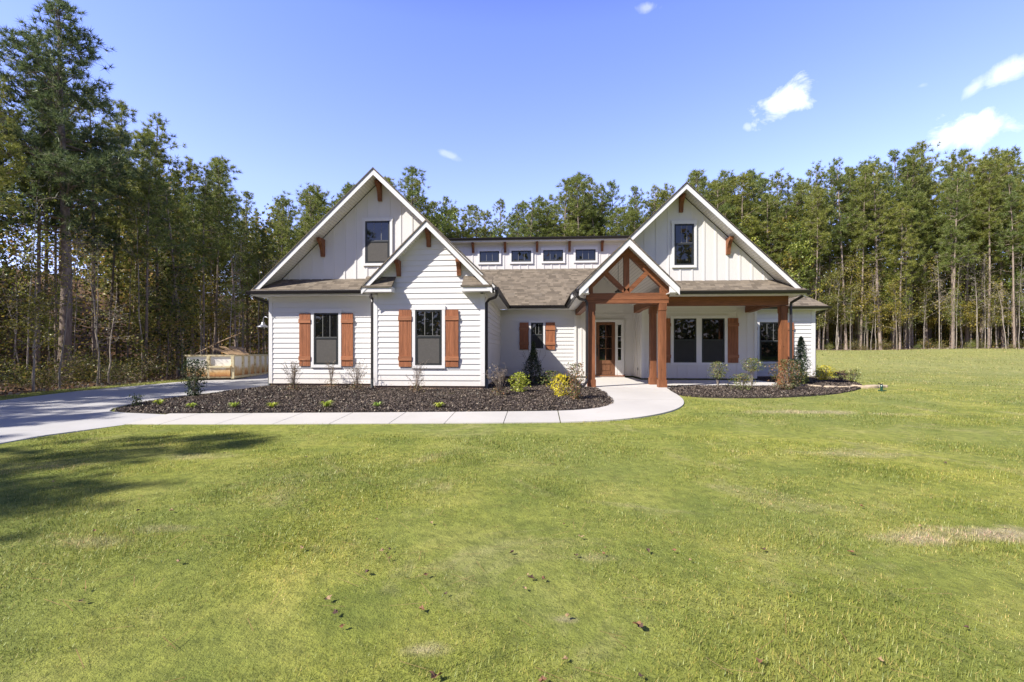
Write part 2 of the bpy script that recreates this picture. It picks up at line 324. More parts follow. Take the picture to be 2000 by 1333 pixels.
M['bronze'] = leafmat('bronze_green_leaves', [(0, (.07, .09, .03)), (.45, (.17, .18, .06)), (.7, (.30, .18, .09)), (1, (.38, .16, .09))], .3)
M['purple'] = leafmat('purple_leaves', [(0, (.03, .01, .016)), (.6, (.08, .022, .035)), (1, (.16, .05, .06))], .25)
M['lily'] = leafmat('lime_blades', [(0, (.20, .30, .03)), (.5, (.36, .46, .06)), (1, (.52, .58, .12))], .4)
M['dry'] = leafmat('dried_leaves', [(0, (.10, .07, .045)), (.5, (.24, .18, .12)), (1, (.42, .36, .27))], .25)
def bark(name, a, b, c):
    t = NT(name); p = t.coord('Object', (1, 1, .22)); f = t.noise(p, 9, 7, .7, .5); g = t.noise(t.coord('Object', (1, 1, .5)), 1.6, 4)
    col = t.ramp(f, [(.3, a), (.5, b), (.7, c)]); oi = t.n('ObjectInfo'); k = t.math('ADD', t.math('MULTIPLY', oi.outputs['Random'], .6), .7)
    x = t.n('VectorMath', operation='SCALE'); t.L.new(col, x.inputs[0]); t.L.new(k, x.inputs['Scale'])
    t.L.new(t.mix(t.math('MULTIPLY', g, .35), x.outputs[0], (.30, .25, .20)), t.b.inputs['Base Color']); t.rough(.9); t.bump(f, .9, .03); return t.m
M['bark'] = bark('pine_bark', (.075, .055, .045), (.23, .175, .14), (.40, .33, .27))
M['palebark'] = bark('pale_bark', (.12, .10, .08), (.32, .275, .23), (.50, .45, .39))
M['twig'] = bark('twig_bark', (.10, .08, .06), (.24, .19, .15), (.40, .34, .28))
def mulch():
    t = NT('dark_mulch'); p = t.wpos(); b = t.noise(p, 24, 8, .8); g = t.n('NewGeometry')
    c = t.ramp(b, [(.3, (.014, .011, .010)), (.5, (.055, .043, .038)), (.66, (.12, .092, .078)), (.8, (.22, .17, .13))]); a = t.noise(p, .8, 5, .7)
    c = t.mix(t.math('MULTIPLY', t.ramp(a, [(.5, (0, 0, 0)), (.72, (1, 1, 1))]), .5), c, (.12, .06, .035)); t.col(c); t.rough(.9); t.bump(b, 1.0, .05); return t.m
M['mulch'] = mulch()
M['chip'] = leafmat('mulch_chips', [(0, (.022, .018, .016)), (.45, (.080, .064, .056)), (.8, (.17, .135, .112)), (.93, (.28, .22, .17)), (1, (.44, .35, .26))], .0, .0, .03)
M['stone'] = simple('tan_fieldstone', (.46, .37, .26), .9, 0, .35, 9)

# ------------------------------------------------------------------ terrain
_V = [-80, -30, -12, 1, 8.7, 10.4, 13, 14.6, 21, 30, 38, 45, 60, 160]; _Z = [3.4, .9, -.42, -.32, -.27, -.17, -.05, 0, .03, .28, .85, 1.42, 2.2, 5]
def zt(u, v):
    z = np.interp(v, _V, _Z); u = np.asarray(u, float); v = np.asarray(v, float)
    L_ = np.clip((-9.2-u)/1.5, 0, 1); L_ = L_*L_*(3-2*L_); fade = np.clip((v-9.5)/3, 0, 1)
    far = np.clip((np.hypot(u, v-15)-16)/10, 0, 1)
    hill = np.clip((-u-25)/34, 0, 1); hill = 9*hill*hill*(3-2*hill)*np.clip((v+5)/15, 0, 1)
    return z+hill-.15*L_*fade+far*(.05*np.sin(u*.31+v*.17)+.05*np.sin(u*.13-v*.27+1.3))+.012*np.sin(u*1.7+.6*v)*np.sin(v*1.3+.4*u)*np.clip((8.5-v)/2, 0, 1)
def C2W(X, Z): return X*CT-Z*ST, X*ST+Z*CT
def pip(px, py, poly):
    px = np.asarray(px); py = np.asarray(py); inside = np.zeros(px.shape, bool); n = len(poly); j = n-1
    for i in range(n):
        xi, yi = poly[i]; xj, yj = poly[j]
        c = ((yi > py) != (yj > py)) & (px < (xj-xi)*(py-yi)/((yj-yi) if yj != yi else 1e-9)+xi)
        inside ^= c; j = i
    return inside
def smooth(poly, it=2):
    for _ in range(it):
        q = []
        for i in range(len(poly)):
            a = poly[i]; b = poly[(i+1) % len(poly)]
            q += [(a[0]*.75+b[0]*.25, a[1]*.75+b[1]*.25), (a[0]*.25+b[0]*.75, a[1]*.25+b[1]*.75)]
        poly = q
    return poly
def drape(poly, off, step=.6, skirt=.12, zf=None, jit=0):
    """triangulated sheet over the terrain with a skirt down its rim"""
    zf = zf or (lambda x, y: zt(x, y))
    P = []
    for i in range(len(poly)):
        a = poly[i]; b = poly[(i+1) % len(poly)]; d = math.hypot(b[0]-a[0], b[1]-a[1]); n = max(1, int(d/step))
        P += [(a[0]+(b[0]-a[0])*k/n, a[1]+(b[1]-a[1])*k/n) for k in range(n)]
    nb = len(P); xs = [p[0] for p in P]; ys = [p[1] for p in P]
    gx, gy = np.meshgrid(np.arange(min(xs)+step/2, max(xs), step), np.arange(min(ys)+step/2, max(ys), step)); gx = gx.ravel(); gy = gy.ravel()
    if jit: gx = gx+rng.uniform(-jit, jit, gx.shape)*step; gy = gy+rng.uniform(-jit, jit, gy.shape)*step
    m = pip(gx, gy, P); pts = [Vector(p) for p in P]+[Vector((x, y)) for x, y in zip(gx[m], gy[m])]
    v, e, f, ov, oe, of = delaunay_2d_cdt(pts, [(i, (i+1) % nb) for i in range(nb)], [], 1, 1e-5)
    V = [(p.x, p.y, float(zf(p.x, p.y))+off) for p in v]; F = [tuple(x) for x in f]
    mb = MB(); mb.add(V, F)
    if skirt:
        Pz = [float(zf(p[0], p[1]))+off for p in P]
        mb.add([(p[0], p[1], z) for p, z in zip(P, Pz)]+[(p[0], p[1], z-skirt) for p, z in zip(P, Pz)], [(i, (i+1) % nb, (i+1) % nb+nb, i+nb) for i in range(nb)])
    return mb
def struct(o, name=None): o['kind'] = 'structure'; return o

# ground sheet to the horizon
ax = np.concatenate([np.linspace(-600, -90, 9), np.linspace(-80, 80, 81), np.linspace(90, 600, 9)])
ay = np.concatenate([np.linspace(-500, -70, 7), np.linspace(-60, 100, 81), np.linspace(110, 900, 9)])
gx, gy = np.meshgrid(ax, ay); gz = zt(gx, gy)-.05
nx = len(ax); ny = len(ay); idx = np.arange(nx*ny).reshape(ny, nx)
F = np.stack([idx[:-1, :-1], idx[:-1, 1:], idx[1:, 1:], idx[1:, :-1]], -1).reshape(-1, 4)
struct(link('ground', npmesh('ground', np.stack([gx, gy, gz], -1).reshape(-1, 3), F, M['soil'], True)))

TREELINE = [(-15.9, -30), (-16.2, 0), (-16.3, 12), (-16.5, 21), (-16.8, 26), (-16.0, 31), (-12.5, 37), (-6, 43), (0, 46.5), (12, 46.5), (25, 44.5), (45, 43.5), (75, 42)]
lawn_poly = [C2W(x, z) for x, z in TREELINE]+[(75, -26), (-17, -26)]
lawn = drape(smooth(lawn_poly, 1), .0, 1.6, 0).build('lawn', M['lawn']); struct(lawn); lawn.data.polygons.foreach_set('use_smooth', [True]*len(lawn.data.polygons))

BED_L = smooth([(-10.2, 10.35), (-10.55, 10.9), (-10.9, 11.6), (-11.15, 12.4), (-11.1, 13.2), (-10.8, 14.2), (-10.2, 14.95), (-9.3, 15.4), (-9.3, 15.6), (-5.3, 15.6), (-1.9, 15.6), (-1.75, 20.75), (1.4, 20.75), (1.5, 18), (1.55, 15.5), (1.9, 15.15), (2.0, 14.2), (2.0, 13.1), (2.0, 12.2), (1.85, 11.5), (1.3, 10.85), (.56, 10.6), (-.6, 10.46), (-4, 10.2), (-7.5, 9.98), (-8.8, 9.9), (-9.8, 10.1)], 1)
BED_R = smooth([(4.3, 16.4), (4.25, 15.4), (4.05, 14.2), (4.0, 13.4), (4.4, 13.0), (5.3, 12.85), (6.5, 12.95), (7.8, 13.4), (9.1, 14.15), (10.4, 15.4), (11.4, 16.7), (12.4, 18.6), (13.0, 20.2), (13.2, 21.6), (12.7, 22.3), (12.3, 21.7), (9.0, 21.7), (9.0, 19.5), (9.2, 16.4)], 1)
def clipx(poly, x0, x1):
    def cl(P, k, sgn):
        o = []
        for i in range(len(P)):
            a = P[i]; b = P[(i+1) % len(P)]; ia = sgn*(a[0]-k) >= 0; ib = sgn*(b[0]-k) >= 0
            if ia: o.append(a)
            if ia != ib: tt = (k-a[0])/(b[0]-a[0]); o.append((k, a[1]+(b[1]-a[1])*tt))
        return o
    return cl(cl(poly, x0, 1), x1, -1)
def clipy(poly, y0, y1): return [(b, a) for a, b in clipx([(p[1], p[0]) for p in poly], y0, y1)]
WALK = smooth([(-10, 9.75), (-7.5, 9.9), (-4.1, 10.14), (-.61, 10.41), (.56, 10.55), (1.15, 10.78), (1.62, 11.2), (1.88, 11.75), (1.98, 12.5), (1.98, 13.4), (1.96, 14.4), (1.80, 15.2), (1.7, 16.4), (4.4, 16.4), (4.25, 15.2), (4.1, 14.4), (3.98, 13.2), (3.85, 12.3), (3.55, 11.4), (2.95, 10.5), (2.1, 9.82), (1.1, 9.4), (-.54, 9.22), (-3.66, 9.0), (-6.5, 8.8), (-10, 8.7)], 3)
DRIVE = [(-8.75, -40), (-8.75, 3), (-8.8, 6.6), (-8.75, 7.6), (-8.36, 8.68), (-8.36, 9.77), (-9.5, 9.95), (-10.2, 10.25), (-10.7, 10.85), (-11.05, 11.6), (-11.3, 12.4), (-11.25, 13.2), (-10.95, 14.25), (-10.3, 15.05), (-9.46, 15.45), (-9.46, 25.2), (-15.2, 25.2), (-15.9, 22.5), (-15.95, 17), (-15.75, 12), (-15.6, 3), (-15.6, -40)]
WALK = clipy(clipx(WALK, -8.35, 9), 8, 15.235)
# walkway slabs with open joints between them
wk = MB(); cuts = [-8.36, -7.65, -6.5, -5.35, -4.22, -3.02, -1.9, -.71, .44]
for a, b in zip(cuts[:-1], cuts[1:]):
    q = drape(clipx(WALK, a+.008, b-.008), .03, .5, .12); wk.add(q.v, q.f)
rest = clipx(WALK, .456, 9)
for y0, y1 in ((8, 12.35), (12.366, 14.0), (14.016, 15.235)):
    q = drape(clipy(rest, y0, y1), .03, .4, .12); wk.add(q.v, q.f)
struct(wk.build('walkway', M['walk']))
dr = MB()
for y0, y1 in ((-40, -14), (-13.99, -8), (-7.99, -2), (-1.99, 4.0), (4.012, 8.0), (8.012, 12.5), (12.512, 17), (17.012, 21.2), (21.212, 25.3)):
    q = drape(clipy(DRIVE, y0, y1), .022, .9, .12); dr.add(q.v, q.f)
struct(dr.build('driveway', M['drive']))
def bedz(x, y):
    h = 0
    return zt(x, y)+.02+.035*noise.noise(Vector((x*1.3, y*1.3, 0)))+.018*noise.noise(Vector((x*6, y*6, 3)))
def make_bed(poly, n, label):
    mb = drape(poly, .0, .16, .1, bedz, .3); o = mb.build('mulch_bed', M['mulch']); o['kind'] = 'structure'
    xs = [p[0] for p in poly]; ys = [p[1] for p in poly]
    x = rng.uniform(min(xs), max(xs), n*2); y = rng.uniform(min(ys), max(ys), n*2); m = pip(x, y, poly); x = x[m]; y = y[m]; k = len(x)
    z = np.array([bedz(a, b) for a, b in zip(x, y)])+rng.uniform(.002, .03, k)
    L_ = rng.uniform(.008, .025, k)*rng.choice([1, 1, 1.6], k); W_ = rng.uniform(.003, .009, k); a = rng.uniform(0, 6.283, k); ti = rng.normal(0, .5, k)
    d = np.stack([np.cos(a)*np.cos(ti), np.sin(a)*np.cos(ti), np.sin(ti)], -1); pr = np.stack([-np.sin(a), np.cos(a), rng.normal(0, .5, k)], -1)
    c = np.stack([x, y, z], -1); A = c-d*L_[:, None]-pr*W_[:, None]; B = c+d*L_[:, None]-pr*W_[:, None]; C = c+d*L_[:, None]+pr*W_[:, None]; D = c-d*L_[:, None]+pr*W_[:, None]
    V = np.stack([A, B, C, D], 1).reshape(-1, 3); F = np.arange(len(V)).reshape(-1, 4)
    ch = link('mulch_chips', npmesh('mulch_chips', V, F, M['chip'])); tag(ch, label, 'mulch', None, 'stuff'); return o
make_bed(BED_L, 150000, 'dark brown wood mulch chips covering the long bed left of the walk')
make_bed(BED_R, 95000, 'dark brown wood mulch chips covering the bed right of the walk')

# ------------------------------------------------------------------ house
house = empty('house', (0, 0, 0), 0, 'white modern farmhouse with steep gables, cedar posts and black windows', 'house')
def hp(mb, name, mat, parent=None, **k): return mb.build(name, M[mat], parent or house, **k)
EX = .1778; Z0 = .12
def clap(mb, smin, smax, v, z0, z1, face='front'):
    """lap siding between z0 and z1; smin/smax are functions of z; boards lean out at the bottom"""
    z = z0
    while z < z1-1e-6:
        t = min(z+EX, z1); a0, b0, a1, b1 = smin(z), smax(z), smin(t), smax(t)
        if b0-a0 > .01:
            if b1 < a1: m = (a1+b1)/2; a1 = b1 = m
            o0, o1 = .026, .003
            if face == 'front':
                mb.add([(a0, v-o0, z), (b0, v-o0, z), (b1, v-o1, t), (a1, v-o1, t), (a0, v, z), (b0, v, z)], [(0, 1, 2, 3), (0, 4, 5, 1)])
            else:
                sg = 1 if face == 'right' else -1
                mb.add([(v+sg*o0, a0, z), (v+sg*o0, b0, z), (v+sg*o1, b1, t), (v+sg*o1, a1, t), (v, a0, z), (v, b0, z)], [(0, 1, 2, 3), (0, 4, 5, 1)])
        z = t
K = lambda c: (lambda z: c)
def split_parts(name, mat, boxes):
    for q in boxes: b_ = MB(); b_.box(*q); hp(b_, name, mat)
# --- left wing
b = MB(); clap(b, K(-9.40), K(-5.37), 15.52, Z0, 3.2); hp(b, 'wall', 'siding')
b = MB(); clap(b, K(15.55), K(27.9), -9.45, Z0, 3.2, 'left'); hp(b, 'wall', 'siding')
split_parts('corner_trim', 'trim', [(-9.47, 15.485, Z0, -9.35, 15.6, 3.2), (-9.485, 15.5, Z0, -9.45, 15.62, 3.2), (-5.40, 14.615, Z0, -5.27, 14.72, 3.1), (-5.40, 14.72, Z0, -5.37, 15.5, 3.2), (-1.88, 14.615, Z0, -1.735, 14.72, 3.1), (-1.765, 14.72, Z0, -1.735, 14.76, 3.15), (-1.765, 20.6, Z0, -1.72, 20.7, 3.15), (.02+1.58, 20.665, Z0, 1.70, 20.74, 3.15), (12.35, 21.37, Z0, 12.51, 21.45, 3.15), (12.49, 21.45, Z0, 12.52, 21.55, 3.15), (8.93, 19.42, Z0, 9.04, 19.5, 3.2), (9.02, 19.5, Z0, 9.05, 19.58, 3.2), (4.33, 19.42, Z0, 4.44, 19.5, 3.2), (4.31, 19.46, Z0, 4.34, 19.56, 3.2)])
# --- bump-out with its gable
bz, bh, bc = 5.30, 2.0, -3.56
def rk_l(z): return -5.27 if z < 3.6 else bc-(5.36-z)*1.0+.0
def rk_r(z): return -1.88 if z < 3.6 else bc+(5.36-z)*1.0-.0
b = MB(); clap(b, rk_l, rk_r, 14.65, Z0, 5.2); hp(b, 'wall', 'siding')
b = MB(); clap(b, K(14.76), K(20.7), -1.75, Z0, 3.15, 'right'); hp(b, 'wall', 'siding')
# --- bay wall, right wing
b = MB(); clap(b, K(-1.75), K(1.6), 20.7, Z0, 3.15); hp(b, 'wall', 'siding')
b = MB(); clap(b, K(9.02), K(12.36), 21.4, Z0, 3.15); hp(b, 'wall', 'siding')
b = MB(); clap(b, K(21.5), K(27.9), 12.49, Z0, 3.15, 'right'); clap(b, K(19.58), K(21.4), 9.02, Z0, 3.2, 'right'); hp(b, 'wall', 'siding')
b = MB(); b.box(-9.45, 27.9, Z0, 12.49, 28, 3.2); hp(b, 'wall', 'siding')
# --- foundation strips
split_parts('foundation', 'foundation', [(-9.43, 15.54, -.4, -5.3, 15.7, Z0+.01), (-9.43, 15.7, -.4, -9.3, 27.9, Z0+.01), (-5.36, 14.67, -.2, -1.77, 14.8, Z0+.01), (-1.9, 14.8, -.2, -1.77, 20.8, Z0+.01), (-1.8, 20.72, -.2, 1.7, 20.85, Z0+.01), (9.0, 21.42, -.2, 12.47, 21.6, Z0+.01), (12.35, 21.6, -.3, 12.47, 27.9, Z0+.01), (-5.34, 14.8, -.2, -5.2, 15.6, Z0+.01)])
# --- board and batten
def bnb(name_, u0, u1, v, zlo, zhi, step=.406, start=None, poly=None, holes=(), bt=.019):
    p = MB(); q = MB()
    p.prism(poly or [(u0, zlo(u0)), (u1, zlo(u1)), (u1, zhi(u1)), (u0, zhi(u0))], 'y', v, v+.08)
    u = start if start is not None else u0+.2
    while u < u1-.03:
        segs = [(max(zlo(u-.03), zlo(u+.03)), min(zhi(u-.03), zhi(u+.03)))]
        for (a, b_, c, d) in holes:
            if a-.03 < u < b_+.03: segs = [s for (s0, s1) in segs for s in ((s0, min(s1, c)), (max(s0, d), s1)) if s[1]-s[0] > .02]
        for s0, s1 in segs:
            if s1-s0 > .02: q.box(u-.032, v-bt, s0, u+.032, v, s1)
        u += step
    p.add(q.v, q.f); hp(p, 'wall', 'board')
# left main gable: apex/eave numbers
LC, LA, LS = -5.6, 7.44, .965      # ridge x, apex z, slope
RC, RA, RS = 5.14, 7.11, .955
EC, EA, ES = 2.92, 4.90, 1.0
BC, BA, BS = -3.56, 5.385, 1.01
zl = lambda u: LA-LS*abs(u-LC)-.16
zr = lambda u: RA-RS*abs(u-RC)-.16
ze = lambda u: EA-ES*abs(u-EC)
zb = lambda u: BA-BS*abs(u-BC)
PT = 3.78
vL = 15.83
bnb('g', -9.2, -2.0, vL, lambda u: PT-.1, zl, .406, -9.2+.27, poly=[(LC-(LA-.16-PT+.1)/LS, PT-.1), (LC+(LA-.16-PT+.1)/LS, PT-.1), (LC, LA-.16)], holes=[(-6.24, -5.12, 4.27, 5.96)])
vR = 16.83
zlo_r = lambda u: max(PT-.1, ze(u)-.02)
# left end: where entry roof left plane meets rake (u about 2.5)
ue = EC+(EA-PT+.05)/ES
polyR = [(ue, PT-.1), (RC+(RA-.16-PT+.1)/RS, PT-.1), (RC, RA-.16), (ue, zr(ue))]
b = MB(); b.prism([(EC, ze(EC)-.05), (ue, PT-.1), (ue, zr(ue)), (EC, zr(EC))], 'y', vR, vR+.08); hp(b, 'wall', 'board')
bnb('g', 2.86, 9.1, vR, lambda u: (PT-.1 if u > EC+(EA-PT)/ES else ze(u)-.05), zr, .42, 3.02, poly=polyR, holes=[(4.80, 5.73, 4.23, 5.96)])
# porch walls
bnb('p', 4.35, 9.0, 19.45, lambda u: Z0, lambda u: 3.22, .405, 4.62, holes=[(5.50, 7.84, .66, 2.75)])
b = MB(); b.box(5.0, 19.43, 2.845, 8.2, 19.45, 2.90); hp(b, 'trim_band', 'trim')
bnb('p', 1.70, 2.25, 20.72, lambda u: Z0, lambda u: 3.3, .405, 1.92)
p = MB(); p.box(2.251, 20.725, Z0, 2.262, 21.3, 3.3); q = MB()
p.prism([(1.6, 3.2), (4.45, 3.2), (4.4, 3.35), (EC, 4.8), (1.6, 3.4)], 'y', 21.32, 21.4); p.box(2.25, 21.32, Z0, 4.36, 21.4, 3.2)
for u in (2.34, 2.74, 3.15, 3.56, 3.97): q.box(u-.03, 21.3, 2.72, u+.03, 21.32, 2.93 if u < 99 else 0); q.box(u-.03, 21.3, 3.0, u+.03, 21.32, min(4.7, 4.75-abs(u-EC)))
q.box(2.25, 21.295, 2.93, 4.33, 21.32, 2.99); q.box(3.98, 21.3, Z0, 4.04, 21.32, 2.7)
p.add(q.v, q.f); hp(p, 'wall', 'board')
p = MB(); p.box(4.35, 19.56, Z0, 4.43, 21.4, 3.3)
q = p
for y in (19.95, 20.35, 20.76, 21.16): q.box(4.33, y-.03, Z0, 4.35, y+.03, 3.3)
hp(q, 'wall', 'board')
p = MB(); p.box(1.62, 20.722, 3.3, 2.3, 20.8, 3.9); hp(p, 'wall', 'board')
# dormer
bnb('d', -5.0, 4.75, 23.3, lambda u: 5.35, lambda u: 6.82, .406, -4.62, holes=[(-3.13, -1.92, 5.72, 6.49), (-1.49, -.28, 5.73, 6.5), (.13, 1.35, 5.74, 6.51), (1.77, 2.99, 5.75, 6.52)])
b = MB(); b.box(-5, 23.38, 5.3, -4.92, 28, 6.9); b.box(4.67, 23.38, 5.3, 4.75, 28, 6.9); hp(b, 'wall', 'board')

# --- roofs. plane slabs from plan polygons
def slab(poly, zf, th=.045, down=False):
    mb = MB(); n = len(poly); V = [(x, y, zf(x, y)) for x, y in poly]+[(x, y, zf(x, y)-th) for x, y in poly]
    mb.add(V, [tuple(range(n)), tuple(range(2*n-1, n-1, -1))]+[(i, i+n, (i+1) % n+n, (i+1) % n) for i in range(n)]); return mb
def roofpart(polys_zf, name='roof'):
    t = MB()
    for poly, zf in polys_zf: q = slab(poly, zf); t.add(q.v, q.f)
    return hp(t, name, 'shingle', uv=True)
zL = lambda x, y: LA+.045-LS*abs(x-LC); zR = lambda x, y: RA+.045-RS*abs(x-RC); zE = lambda x, y: EA+.04-ES*abs(x-EC); zB = lambda x, y: BA+.04-BS*abs(x-BC)
hl = 4.30; hr = 4.02; he = 1.62; hb = 2.12
roofpart([([(LC-hl, 15.1), (LC, 15.1), (LC, 28.4), (LC-hl, 28.4)], zL), ([(LC, 15.1), (LC+hl, 15.1), (LC+hl, 28.4), (LC, 28.4)], zL)])
roofpart([([(RC-hr, 16.62), (RC, 16.16), (RC, 28.4), (RC-hr, 28.4)], zR), ([(RC, 16.16), (RC+hr, 16.16), (RC+hr, 28.4), (RC, 28.4)], zR)])
roofpart([([(EC-he, 14.86), (EC, 14.86), (EC, 21.6), (EC-he, 21.6)], zE), ([(EC, 14.86), (EC+he, 14.86), (EC+he, 17.2), (EC, 17.2)], zE)])
roofpart([([(BC-hb, 14.2), (BC, 14.2), (BC, 16), (BC-hb, 16)], zB), ([(BC, 14.2), (BC+hb, 14.2), (BC+hb, 16), (BC, 16)], zB)])
zbay = lambda x, y: 3.30+.70*(y-20.2)
roofpart([([(-5.6, 20.2), (1.30, 20.2), (2.42, 21.72), (5, 21.72), (5, 23.3), (-5.6, 23.3)], zbay)])
zp1 = lambda x, y: 3.34+.62*(y-15.05); zp2 = lambda x, y: 3.34+.60*(y-16.05)
roofpart([([(-9.86, 15.08), (-5.45, 15.08), (-5.45, 15.83), (-9.3, 15.83)], zp1)], 'pent_roof')
roofpart([([(4.35, 16.08), (9.14, 16.08), (8.75, 16.83), (4.35, 16.83)], zp2)], 'pent_roof')
zw1 = lambda x, y: 3.28+.85*(y-21.0); zw2 = lambda x, y: 3.28+.85*(12.85-x)
roofpart([([(8.4, 21.0), (12.85, 21.0), (10.2, 23.65), (8.4, 23.65)], zw1), ([(12.85, 21.0), (12.85, 28.4), (10.2, 28.4), (10.2, 23.65)], zw2)])
roofpart([([(-5.05, 22.86), (4.8, 22.86), (4.8, 28.4), (-5.05, 28.4)], lambda x, y: 7.0+.14*(y-22.86))])
# cornice returns on the bump-out gable
for x0, x1 in ((-5.68, -4.66), (-2.46, -1.46)):
    roofpart([([(x0+.04, 14.2), (x1, 14.2), (x1, 14.65), (x0+.04, 14.65)], lambda x, y: 3.34+.85*(y-14.22))], 'cornice_roof')
# --- rakes, drip edges, soffits
def rake(c, apex, slope, half, v, depth=.20, th=.035, tail=0, left=True, right=True, ulow=None, soff_to=None):
    R_ = MB(); D = MB(); S = MB()
    for sg in ((-1,) if left and not right else (1,) if right and not left else (-1, 1)):
        h = half; 
        P = lambda d, o: (c+sg*d, apex-slope*d-o)
        R_.prism([P(0, 0), P(h, 0), P(h, depth), P(0, depth+.0)], 'y', v-th, v)
        D.prism([P(0, -.012), P(h+.03, -.012), P(h+.03, .02), P(0, .02)], 'y', v-th-.022, v-th)
        if soff_to: S.prism([P(0, .105), P(h-.02, .105), P(h-.02, .12), P(0, .12)], 'y', v, soff_to)
    hp(R_, 'rake_board', 'trim'); hp(D, 'drip_edge', 'flashing')
    if soff_to: hp(S, 'rake_soffit', 'bead', uv=True)
rake(LC, LA, LS, hl-.02, 15.15, .21, soff_to=15.83)
rake(RC, RA, RS, hr-.02, 16.2, .21, soff_to=16.83, left=True, right=True)
rake(EC, EA, ES, he-.02, 14.92, .25, soff_to=None)
rake(BC, BA, BS, hb-.02, 14.26, .20, soff_to=14.65)
# entry cathedral ceiling and frieze
S = MB()
for sg in (-1, 1): S.prism([(EC, EA-.14), (EC+sg*1.52, EA-.14-1.52*ES), (EC+sg*1.52, EA-.16-1.52*ES), (EC, EA-.16)], 'y', 14.92, 21.3)
hp(S, 'ceiling', 'bead', uv=True)
b = MB(); b.box(4.35, 16.7, 3.21, 9.0, 19.45, 3.235); hp(b, 'ceiling', 'bead', uv=True)
# eave soffits + fascia
split_parts('eave_soffit', 'soffit', [(-9.88, 15.08, 3.16, -5.4, 15.55, 3.18), (-9.88, 15.55, 3.16, -9.40, 28.2, 3.18), (-1.8, 14.66, 3.12, -1.40, 20.30, 3.14), (-1.40, 20.22, 3.12, 1.62, 20.72, 3.14), (1.33, 14.96, 3.12, 1.66, 20.22, 3.14), (4.3, 16.1, 3.2, 9.12, 16.6, 3.22), (8.98, 16.6, 3.2, 9.12, 28.2, 3.22), (9.14, 21.04, 3.12, 12.82, 21.42, 3.14), (12.45, 21.42, 3.12, 12.82, 28.2, 3.14), (-5.0, 22.92, 6.80, 4.75, 23.3, 6.82), (4.2, 14.96, 3.12, 4.5, 16.2, 3.14)])
split_parts('fascia', 'trim', [(-9.86, 15.07, 3.16, -5.45, 15.095, 3.33), (-9.88, 15.1, 3.16, -9.86, 28.2, 3.3), (-1.40, 14.27, 3.12, -1.38, 20.22, 3.3), (-1.38, 20.2, 3.12, 1.31, 20.22, 3.29), (1.31, 14.96, 3.12, 1.33, 20.2, 3.29), (4.5, 16.09, 3.2, 9.12, 16.11, 3.35), (9.12, 16.1, 3.2, 9.14, 28.2, 3.33), (9.14, 21.02, 3.12, 12.82, 21.04, 3.28), (12.82, 21.04, 3.12, 12.84, 28.2, 3.28), (-5.0, 22.9, 6.80, 4.75, 22.92, 7.0)])
split_parts('frieze_board', 'trim', [(-9.36, 15.50, 3.02, -5.42, 15.52, 3.16), (4.45, 19.42, 3.08, 8.92, 19.45, 3.21), (-4.9, 23.27, 6.68, 4.7, 23.3, 6.8)])
# return boxes
for x0, x1 in ((-5.66, -4.68), (-2.44, -1.48)): split_parts('cornice_box', 'trim', [(x0, 14.24, 3.14, x1, 14.63, 3.30)])
b = MB()
for x0, x1 in ((-5.45, -4.66), (-2.46, -1.66)): b.box(x0, 14.222, 3.285, x1, 14.24, 3.335)
hp(b, 'drip_edge', 'flashing')
# entry tails: little bird boxes closing the rake ends
for pts_, y0_, y1_ in (([(EC+he-.02, 3.30), (EC+he-.02, 3.14), (4.22, 3.14), (4.22, 3.62)], 14.925, 15.0), ([(EC-he+.02, 3.30), (EC-he+.02, 3.14), (1.62, 3.14), (1.62, 3.62)], 14.925, 15.0), ([(LC-hl+.02, 3.31), (LC-hl+.02, 3.17), (-9.5, 3.17), (-9.5, 3.4)], 15.16, 15.5), ([(9.14, 3.31), (9.14, 3.21), (8.8, 3.21), (8.8, 3.62)], 16.21, 16.5)):
    b = MB(); b.prism(pts_, 'y', y0_, y1_); hp(b, 'eave_return', 'trim')
# --- gutters (K profile: open trough)
def gutter_x(x0, x1, y, z):
    m = MB(); m.prism([(y, z-.11), (y-.075, z-.11), (y-.12, z-.03), (y-.125, z), (y-.115, z), (y-.105, z-.02), (y-.07, z-.1), (y-.005, z-.1), (y-.005, z), (y, z)], 'x', x0, x1)
    m.box(x0, y-.12, z-.11, x0+.006, y, z); m.box(x1-.006, y-.12, z-.11, x1, y, z); hp(m, 'gutter', 'black')
def gutter_y(y0, y1, x, z, sg):
    m = MB(); m.prism([(x, z-.11), (x+sg*.075, z-.11), (x+sg*.12, z-.03), (x+sg*.125, z), (x+sg*.115, z), (x+sg*.07, z-.1), (x+sg*.005, z-.1), (x+sg*.005, z), (x, z)], 'y', y0, y1)
    m.box(x, y0, z-.11, x+sg*.12, y0+.006, z); hp(m, 'gutter', 'black')
gutter_x(-9.96, -5.55, 15.07, 3.31); gutter_y(14.25, 20.2, -1.38, 3.27, 1); gutter_x(-1.38, 1.31, 20.2, 3.27); gutter_y(14.9, 20.2, 1.31, 3.27, -1)
gutter_x(4.56, 9.22, 16.09, 3.33); gutter_x(9.14, 12.94, 21.02, 3.26); gutter_x(-5.0, 4.75, 22.9, 6.98); gutter_y(21.0, 28, 12.84, 3.26, 1); gutter_y(16.1, 28, 9.14, 3.31, 1); gutter_y(15.0, 28, -9.88, 3.29, -1)
def spout(pts, boot=None, foot=None):
    m = MB(); m.tube(pts, .048, 8); o = hp(m, 'downspout', 'black')
    if boot: q = MB(); q.tube([boot, (boot[0], boot[1], boot[2]+.36)], .055, 10); q.build('drain_boot', M['greyboot'], o)
spout([(-9.92, 15.35, 3.2), (-9.9, 15.37, 3.12), (-9.62, 15.6, 2.98), (-9.53, 15.62, 2.9), (-9.53, 15.62, .15)], (-9.53, 15.62, -.1))
